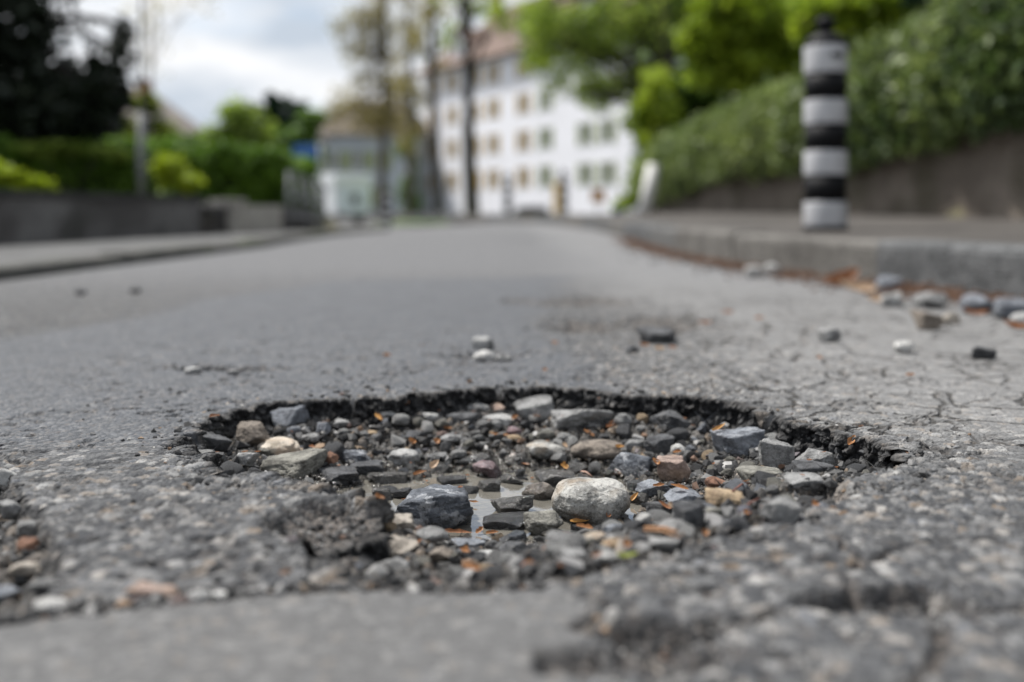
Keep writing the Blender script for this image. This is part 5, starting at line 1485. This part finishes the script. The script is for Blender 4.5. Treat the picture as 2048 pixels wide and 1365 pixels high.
# ------------------------------------------------------------------ poles and signs
q = at(283, 395, 9.0)
lp = empty("lamp_post", (q.x, q.y, .15)); tag(lp, "slim grey lamp post among the left hedges", "lamp post")
MB().tube([(0, 0, 0), (0, 0, .95)], [.036, .034], 12).build("shaft", MAT_RAIL, lp)
MB().tube([(0, 0, .95), (0, 0, 5.2)], [.014, .012], 10).build("upper_pole", MAT_RAIL, lp)
MB().tube([(0, 0, 5.2), (.15, 0, 5.35), (.6, 0, 5.38)], [.02, .02, .02], 8).build("arm", MAT_RAIL, lp)
MB().box(.5, .95, -.09, .09, 5.34, 5.42, .02).build("lamp_head", MAT_RAIL, lp)
q = at(641, 455, 26)
sg = empty("street_sign", (q.x, q.y, -.35)); tag(sg, "small blue street name sign on a pale pole left of the white trailer", "sign")
MB().tube([(0, 0, 0), (0, 0, 2.3)], .035, 10).build("pole", simple("pole_pale", (.32, .36, .33), .5, .2, 6), sg)
MB().box(-.72, -.05, -.012, .012, 1.78 + .15, 2.12 + .15, .006).build("sign_plate", simple("sign_blue", (.03, .13, .42), .4, .1, 5), sg)
MB().box(-.08, .04, -.02, .02, 2.0, 2.2).build("bracket", MAT_RAIL, sg)

# ------------------------------------------------------------------ white box trailer
MAT_VAN = simple("van_white", (.86, .88, .90), .35, .05, 2)
MAT_VAN2 = simple("van_grey", (.80, .85, .92), .35, .06, 2)
MAT_TYRE = simple("tyre", (.015, .015, .016), .8, .2, 10)
MAT_GLASSD = simple("dark_glass", (.02, .024, .03), .08, .1, 2)
q = at(706, 450, 38)
vn = empty("box_trailer", (q.x, q.y, q.z), R(40)); tag(vn, "white box trailer parked beyond the bend before the small pale house", "trailer")
MB().box(-.8, .8, 0, 1.5, .38, 1.50, .04).build("box_body", MAT_VAN, vn)
MB().box(-.83, .83, -.05, 1.53, 1.46, 1.92, .05).build("upper_fascia", simple("van_top", (.88, .90, .92), .35, .04, 2), vn)
dr = MB().box(-.72, .72, -.035, -.002, .46, 1.42, .02).build("rear_door", MAT_VAN2, vn)
MB().box(.52, .56, -.06, -.036, .75, 1.0).build("handle", MAT_TYRE, dr)
lg = MB(); lg.lathe([(.2, 0), (.2, .006)], 24); e = lg.build("emblem", simple("emblem_dark", (.05, .054, .064), .5, .4, 12), dr); e.location = (.05, -.042, .98); e.rotation_euler = (R(90), 0, 0)
MB().box(-.75, .75, -.10, .02, .30, .375, .02).build("bumper", MAT_TYRE, vn)
MB().tube([(0, 1.5, .42), (0, 2.3, .42), (0, 2.5, .40)], [.05, .045, .04], 8).build("drawbar", MAT_TYRE, vn)
MB().tube([(0, 2.2, .42), (0, 2.2, .03)], .03, 8).build("jockey_leg", MAT_TYRE, vn)
for sx in (-.68, .68):
    MB().box(sx - .05, sx + .05, -.055, -.004, .385, .455, .008).build("tail_light", simple("tail_red", (.30, .03, .02), .3, .1, 4), vn)
    w_ = MB().lathe([(.15, -.09), (.28, -.09), (.30, -.06), (.30, .06), (.28, .09), (.15, .09)], 24).build("wheel", MAT_TYRE, vn)
    w_.location = (sx * 1.05, .8, .30); w_.rotation_euler = (0, R(90), 0)

# ------------------------------------------------------------------ houses
MAT_HW = simple("house_white", (.84, .84, .87), .8, .06, .5)
MAT_ROOF = simple("roof_tiles", (.13, .085, .065), .85, .3, 1.2, .5)
MAT_SHUT = simple("shutter_ochre", (.46, .31, .09), .7, .2, 3)
MAT_SHUTG = simple("shutter_green", (.24, .28, .10), .7, .2, 3)
MAT_PANE = simple("window_glass", (.22, .23, .25), .1, .2, 2)
MAT_FRAME = simple("window_frame", (.60, .60, .60), .6, .05, 2)
MAT_GREYR = simple("roof_grey", (.16, .14, .125), .85, .3, 1.2, .5)
MAT_CHIM = simple("chimney_brick", (.28, .14, .09), .85, .2, 3)
def facade(root, W, H, cols, rows, ww, wh, mat, shutter=None, z0=.9, sh=2.65, u0=None, skip=(), shutg=()):
    """a wall in the plane y=0 from u=0..W with real openings; the outside looks to -y"""
    us = sorted([0, W] + [c + s * ww / 2 for c in cols for s in (-1, 1)])
    zs = sorted([0, H] + [z0 + r * sh + s for r in range(rows) for s in (0, wh)])
    m = MB(); bm = m.bm; vd = {}
    def V(u, y, z):
        k = (round(u, 4), round(y, 4), round(z, 4))
        if k not in vd: vd[k] = bm.verts.new(k)
        return vd[k]
    holes = set()
    for i in range(len(us) - 1):
        for j in range(len(zs) - 1):
            cu, cz = (us[i] + us[i + 1]) / 2, (zs[j] + zs[j + 1]) / 2
            hole = any(abs(cu - c) < ww / 2 for c in cols) and any(0 < cz - z0 - r * sh < wh for r in range(rows))
            a = (us[i], us[i + 1], zs[j], zs[j + 1])
            if hole:
                u1, u2, z1, z2 = a
                for q in (((u1, 0, z1), (u1, .18, z1), (u1, .18, z2), (u1, 0, z2)), ((u2, 0, z1), (u2, 0, z2), (u2, .18, z2), (u2, .18, z1)), ((u1, 0, z2), (u1, .18, z2), (u2, .18, z2), (u2, 0, z2)), ((u1, 0, z1), (u2, 0, z1), (u2, .18, z1), (u1, .18, z1))):
                    bm.faces.new([V(*k) for k in q])
                holes.add(a)
            else:
                bm.faces.new([V(u, 0, z) for u, z in ((a[0], a[2]), (a[1], a[2]), (a[1], a[3]), (a[0], a[3]))])
    m.build("wall", mat, root)
    for (u1, u2, z1, z2) in sorted(holes):
        f = MB()
        t = .07
        f.box(u1, u1 + t, .10, .16, z1, z2); f.box(u2 - t, u2, .10, .16, z1, z2)
        f.box(u1 + t, u2 - t, .10, .16, z1, z1 + t); f.box(u1 + t, u2 - t, .10, .16, z2 - t, z2)
        f.box((u1 + u2) / 2 - .03, (u1 + u2) / 2 + .03, .10, .155, z1 + t, z2 - t)
        w_ = f.build("window", MAT_FRAME, root)
        MB().box(u1 + .02, u2 - .02, .125, .135, z1 + .02, z2 - .02).build("pane", MAT_PANE, w_)
        if shutter:
            sm_ = MAT_SHUTG if (u1 + u2) / 2 > W * .62 else shutter
            for uu in (u1 - .44, u2 + .02):
                MB().box(uu, uu + .42, -.05, -.005, z1, z2).build("shutter", sm_, w_)
# main white house: right corner near, left corner farther
pr = Vector((7.3, 60)); pl = Vector((-7.55, 84))
du = (pr - pl); Wd = du.length
hs = empty("white_house", (pl.x, pl.y, -.6), math.atan2(du.y, du.x)); tag(hs, "large white apartment house with ochre shutters and a brown roof", "house")
uu = np.linspace(0, Wd, 400); ux = pl.x + du.x / Wd * uu; uy = pl.y + du.y / Wd * uu
cols = [float(np.interp(p_, 1024 + FPX * ux / uy, uu)) for p_ in (868, 905, 950, 987, 1047, 1091, 1171, 1215)]
HH = 12.2
facade(hs, Wd, HH, cols, 4, .85, 1.45, MAT_HW, MAT_SHUT, 2.35, 2.62)
Dp = 11.0
MB().box(.0, .02, .02, Dp, 0, HH).build("wall", MAT_HW, hs)
MB().box(Wd - .02, Wd, .02, Dp, 0, HH).build("wall", MAT_HW, hs)
MB().box(.02, Wd - .02, Dp, Dp + .02, 0, HH).build("wall", MAT_HW, hs)
rf = MB(); bm = rf.bm; e_ = .7; rz = 5.6
c = [bm.verts.new(k) for k in ((-e_, -e_, HH - .1), (Wd + e_, -e_, HH - .1), (Wd + e_, Dp + e_, HH - .1), (-e_, Dp + e_, HH - .1), (5.0, Dp / 2, HH + rz), (Wd - 2.0, Dp / 2, HH + rz))]
for k in ((0, 1, 5, 4), (1, 2, 5), (2, 3, 4, 5), (3, 0, 4), (3, 2, 1, 0)): bm.faces.new([c[i] for i in k])
roof = rf.build("roof", MAT_ROOF, hs)
MB().box(4.6, 5.4, Dp / 2 - 1.6, Dp / 2 - .9, HH + 3.4, HH + 6.4).build("chimney", MAT_CHIM, roof)
for cu in (cols[1] + .4, cols[4], cols[6]):
    d_ = MB().prism([(cu - 1.1, HH + .1), (cu + 1.1, HH + .1), (cu + 1.1, HH + 1.9), (cu, HH + 2.9), (cu - 1.1, HH + 1.9)], .3, 3.4).build("dormer", MAT_HW, hs)
    MB().box(cu - .45, cu + .45, .26, .30 - .002, HH + .7, HH + 1.8).build("pane", MAT_PANE, d_)
    MB().prism([(cu - 1.4, HH + 1.75), (cu, HH + 3.05), (cu + 1.4, HH + 1.75), (cu + 1.4, HH + 1.9), (cu, HH + 3.22), (cu - 1.4, HH + 1.9)], .05, 3.6).build("dormer_roof", MAT_ROOF, d_)
dw = MB().box(cols[5] + 1.0, cols[5] + 2.1, -.04, -.004, .42, 2.7).build("door", MAT_SHUT, hs)
MB().box(cols[5] + 1.2, cols[5] + 1.26, -.08, -.042, 1.4, 1.55).build("handle", MAT_TYRE, dw)
# small house left of it
q0 = at(640, 440, 80); q1 = at(805, 440, 78)
h2 = empty("small_house", (q0.x, q0.y, -.6), math.atan2(q1.y - q0.y, q1.x - q0.x)); tag(h2, "smaller pale grey-blue house with a brown roof behind the white trailer", "house")
W2 = math.hypot(q1.x - q0.x, q1.y - q0.y)
MAT_H2 = simple("house_pale", (.40, .44, .47), .8, .08, .5)
facade(h2, W2, 6.9, [1.3, 3.3, 5.3], 2, .9, 1.5, MAT_H2, MAT_SHUTG, 1.1, 2.9)
MB().box(0, .02, .02, 7, 0, 6.9).build("wall", MAT_H2, h2); MB().box(W2 - .02, W2, .02, 7, 0, 6.9).build("wall", MAT_H2, h2)
rf = MB(); bm = rf.bm
c = [bm.verts.new(k) for k in ((-1.2, -.6, 6.8), (W2 + .6, -.6, 6.8), (W2 + .6, 7.6, 6.8), (-1.2, 7.6, 6.8), (1.0, 3.5, 10.0), (W2 - 1.5, 3.5, 10.0))]
for k in ((0, 1, 5, 4), (1, 2, 5), (2, 3, 4, 5), (3, 0, 4), (3, 2, 1, 0)): bm.faces.new([c[i] for i in k])
rf.build("roof", simple("roof_brown", (.085, .065, .045), .85, .3, 1.2, .5), h2)
# brown roofed house at the left
q0 = at(235, 440, 45); q1 = at(410, 440, 47)
h3 = empty("brown_roofed_house", (q0.x, q0.y, -.6), math.atan2(q1.y - q0.y, q1.x - q0.x)); tag(h3, "house with a grey-brown gable roof and brick chimney behind the left trees", "house")
W3 = math.hypot(q1.x - q0.x, q1.y - q0.y)
facade(h3, W3, 4.6, [1.0, 3.0], 1, .9, 1.3, simple("house_beige", (.34, .31, .27), .85, .1, 1), None, 1.6, 2.7)
rf3 = MB(); bm = rf3.bm
c = [bm.verts.new(k) for k in ((-.4, -.4, 4.5), (W3 + .4, -.4, 4.2), (W3 + .4, 6.4, 4.2), (-.4, 6.4, 4.5), (.3, 3.0, 6.9), (W3 * .55, 3.0, 6.6))]
for k in ((0, 1, 5, 4), (1, 2, 5), (2, 3, 4, 5), (3, 0, 4), (3, 2, 1, 0)): bm.faces.new([c[i] for i in k])
r3 = rf3.build("roof", MAT_GREYR, h3)
MB().box(1.2, 1.85, 1.6, 2.2, 5.0, 7.0).build("chimney", MAT_CHIM, r3)
# grey gabled house far behind the conifer
q0 = at(530, 440, 60)
h4 = empty("gabled_house", (q0.x, q0.y, -.6)); tag(h4, "small grey gable peeping over the conifer behind the blue sign", "house")
MB().prism([(0, 0), (2.6, 0), (2.6, 5.4), (1.3, 7.3), (0, 5.4)], 0, 5).build("wall", simple("house_slate", (.22, .22, .25), .85, .1, 1), h4)
MB().prism([(-.3, 5.1), (1.3, 7.4), (2.9, 5.1), (2.9, 5.3), (1.3, 7.65), (-.3, 5.3)], -.3, 5.3).build("roof", MAT_GREYR, h4)

# small things before the white house
q = at(1196, 432, 45)
ys_ = empty("notice_sign", (q.x, q.y, -.2)); tag(ys_, "small orange-yellow notice sign at the right foot of the white house", "sign")
MB().tube([(0, 0, 0), (0, 0, 1.1)], .03, 8).build("pole", MAT_RAIL, ys_)
MB().box(-.3, .3, -.05, -.035, .75, 1.35, .02).build("sign_plate", simple("sign_orange", (.55, .26, .06), .5, .1, 5), ys_)
q = at(1236, 434, 42)
bn = empty("rubbish_bin", (q.x, q.y, -.2)); tag(bn, "blue rubbish bin right of the white house", "bin")
MB().box(-.25, .25, -.25, .25, .05, .62, .04).build("bin_body", simple("bin_blue", (.03, .10, .22), .5, .1, 5), bn)
MB().box(-.28, .28, -.28, .28, .62, .70, .03).build("lid", simple("bin_lid", (.02, .07, .16), .5, .1, 5), bn)
q = at(1065, 432, 40)
tree("shrub", (q.x, q.y, -.2), [(0, 0, 0, .03), (0, 0, .2, .02), (0, 0, .3, .01)], pb((q.x, q.y, -.2), [(1045, 424, 40, 14, 8), (1065, 422, 40, 16, 9), (1085, 424, 40, 14, 8)]), 900, .07, 'yew', "low dark shrub at the foot of the white house", 91, cat="shrub")
# far wood closing the view
rg = np.random.default_rng(97)
fx = rg.uniform(-150, 150, 14000); fy = 125 + rg.uniform(0, 15, 14000); ft = 5.5 + 3.0 * fbm(fx, fx * 0, 22, 4, 3)
fz = -1 + (ft + 1) * rg.random(14000) ** .8
tag(ob("far_wood", leaf_mesh("far_wood", np.stack([fx, fy, fz], -1), .55, 98), FM['mid']), "hazy green belt of far trees along the horizon", None, None, "stuff")

# ------------------------------------------------------------------ gutter litter along the right kerb
vs = []; fs = []; off = 0
for i in range(2800):
    y = 2.0 + 5.2 * rs.random() ** 1.4
    x = float(KR(y)) - abs(rs.normal(0, .07)) * (1.6 if y < 3.2 else .8)
    V, F = scale_mesh(rs.uniform(.012, .035), rs.uniform(.004, .013), .5, rs.uniform(-1, 1), 5000 + i)
    a = rs.uniform(0, 6.28); ca, sa = math.cos(a), math.sin(a)
    V = np.stack([V[:, 0] * ca - V[:, 1] * sa, V[:, 0] * sa + V[:, 1] * ca, V[:, 2] + abs(rs.normal(0, .008)) + .002], -1) + np.array((x, y, float(terr(x, y))))
    vs.append(V); fs.append(F + off); off += len(V)
tag(ob("leaf_litter", npmesh("leaf_litter", np.concatenate(vs), np.concatenate(fs)), leaf_mat("litter", (.10, .055, .035), (.25, .15, .10), .2, .85)), "rust-brown leaf litter lying along the right kerb", None, None, "stuff")
gq = np.stack([rs.uniform(0, 1, 900) ** 1.3 * 4 + 2.0, np.abs(rs.normal(0, .11, 900))], -1)
gq = np.stack([KR(gq[:, 0]) - gq[:, 1] - .01, gq[:, 0]], -1)
scatter_gravel("gravel", np.column_stack([gq, surfz(gq), .006 + .016 * rs.random(len(gq)) ** 3]), "grit and small gravel collected along the right gutter", MAT_GRIT, 14)
def dry_leaf(px, py, L, W, turn, col, label):
    global sb
    sb += 1
    X, Y, z = hit(px, py)
    V, F = scale_mesh(L / FPX * Y, W / FPX * Y, .9, .8, 7000 + sb)
    o = ob("dry_leaf", npmesh("dry_leaf", V, F), LM[col], None, (X, Y, z + .012))
    o.rotation_euler = (R(35), -R(turn) * .6, R(turn) * .6)
    tag(o, label, "leaf")
dry_leaf(1685, 572, 80, 34, 35, 'brown', "curled brown dry leaf against the kerb left of its joint")
dry_leaf(1715, 590, 75, 26, -10, 'pale', "pale curled leaf lying in front of the brown dry leaf")
dry_leaf(1752, 612, 40, 18, 0, 'pale', "small pale tan leaf left of the light stone by the kerb joint")
dry_leaf(1950, 640, 50, 16, 0, 'brown', "brown leaf below the bluish gutter stone")
dry_leaf(2030, 668, 50, 18, -10, 'brown', "brown leaf in the gutter at the right edge")
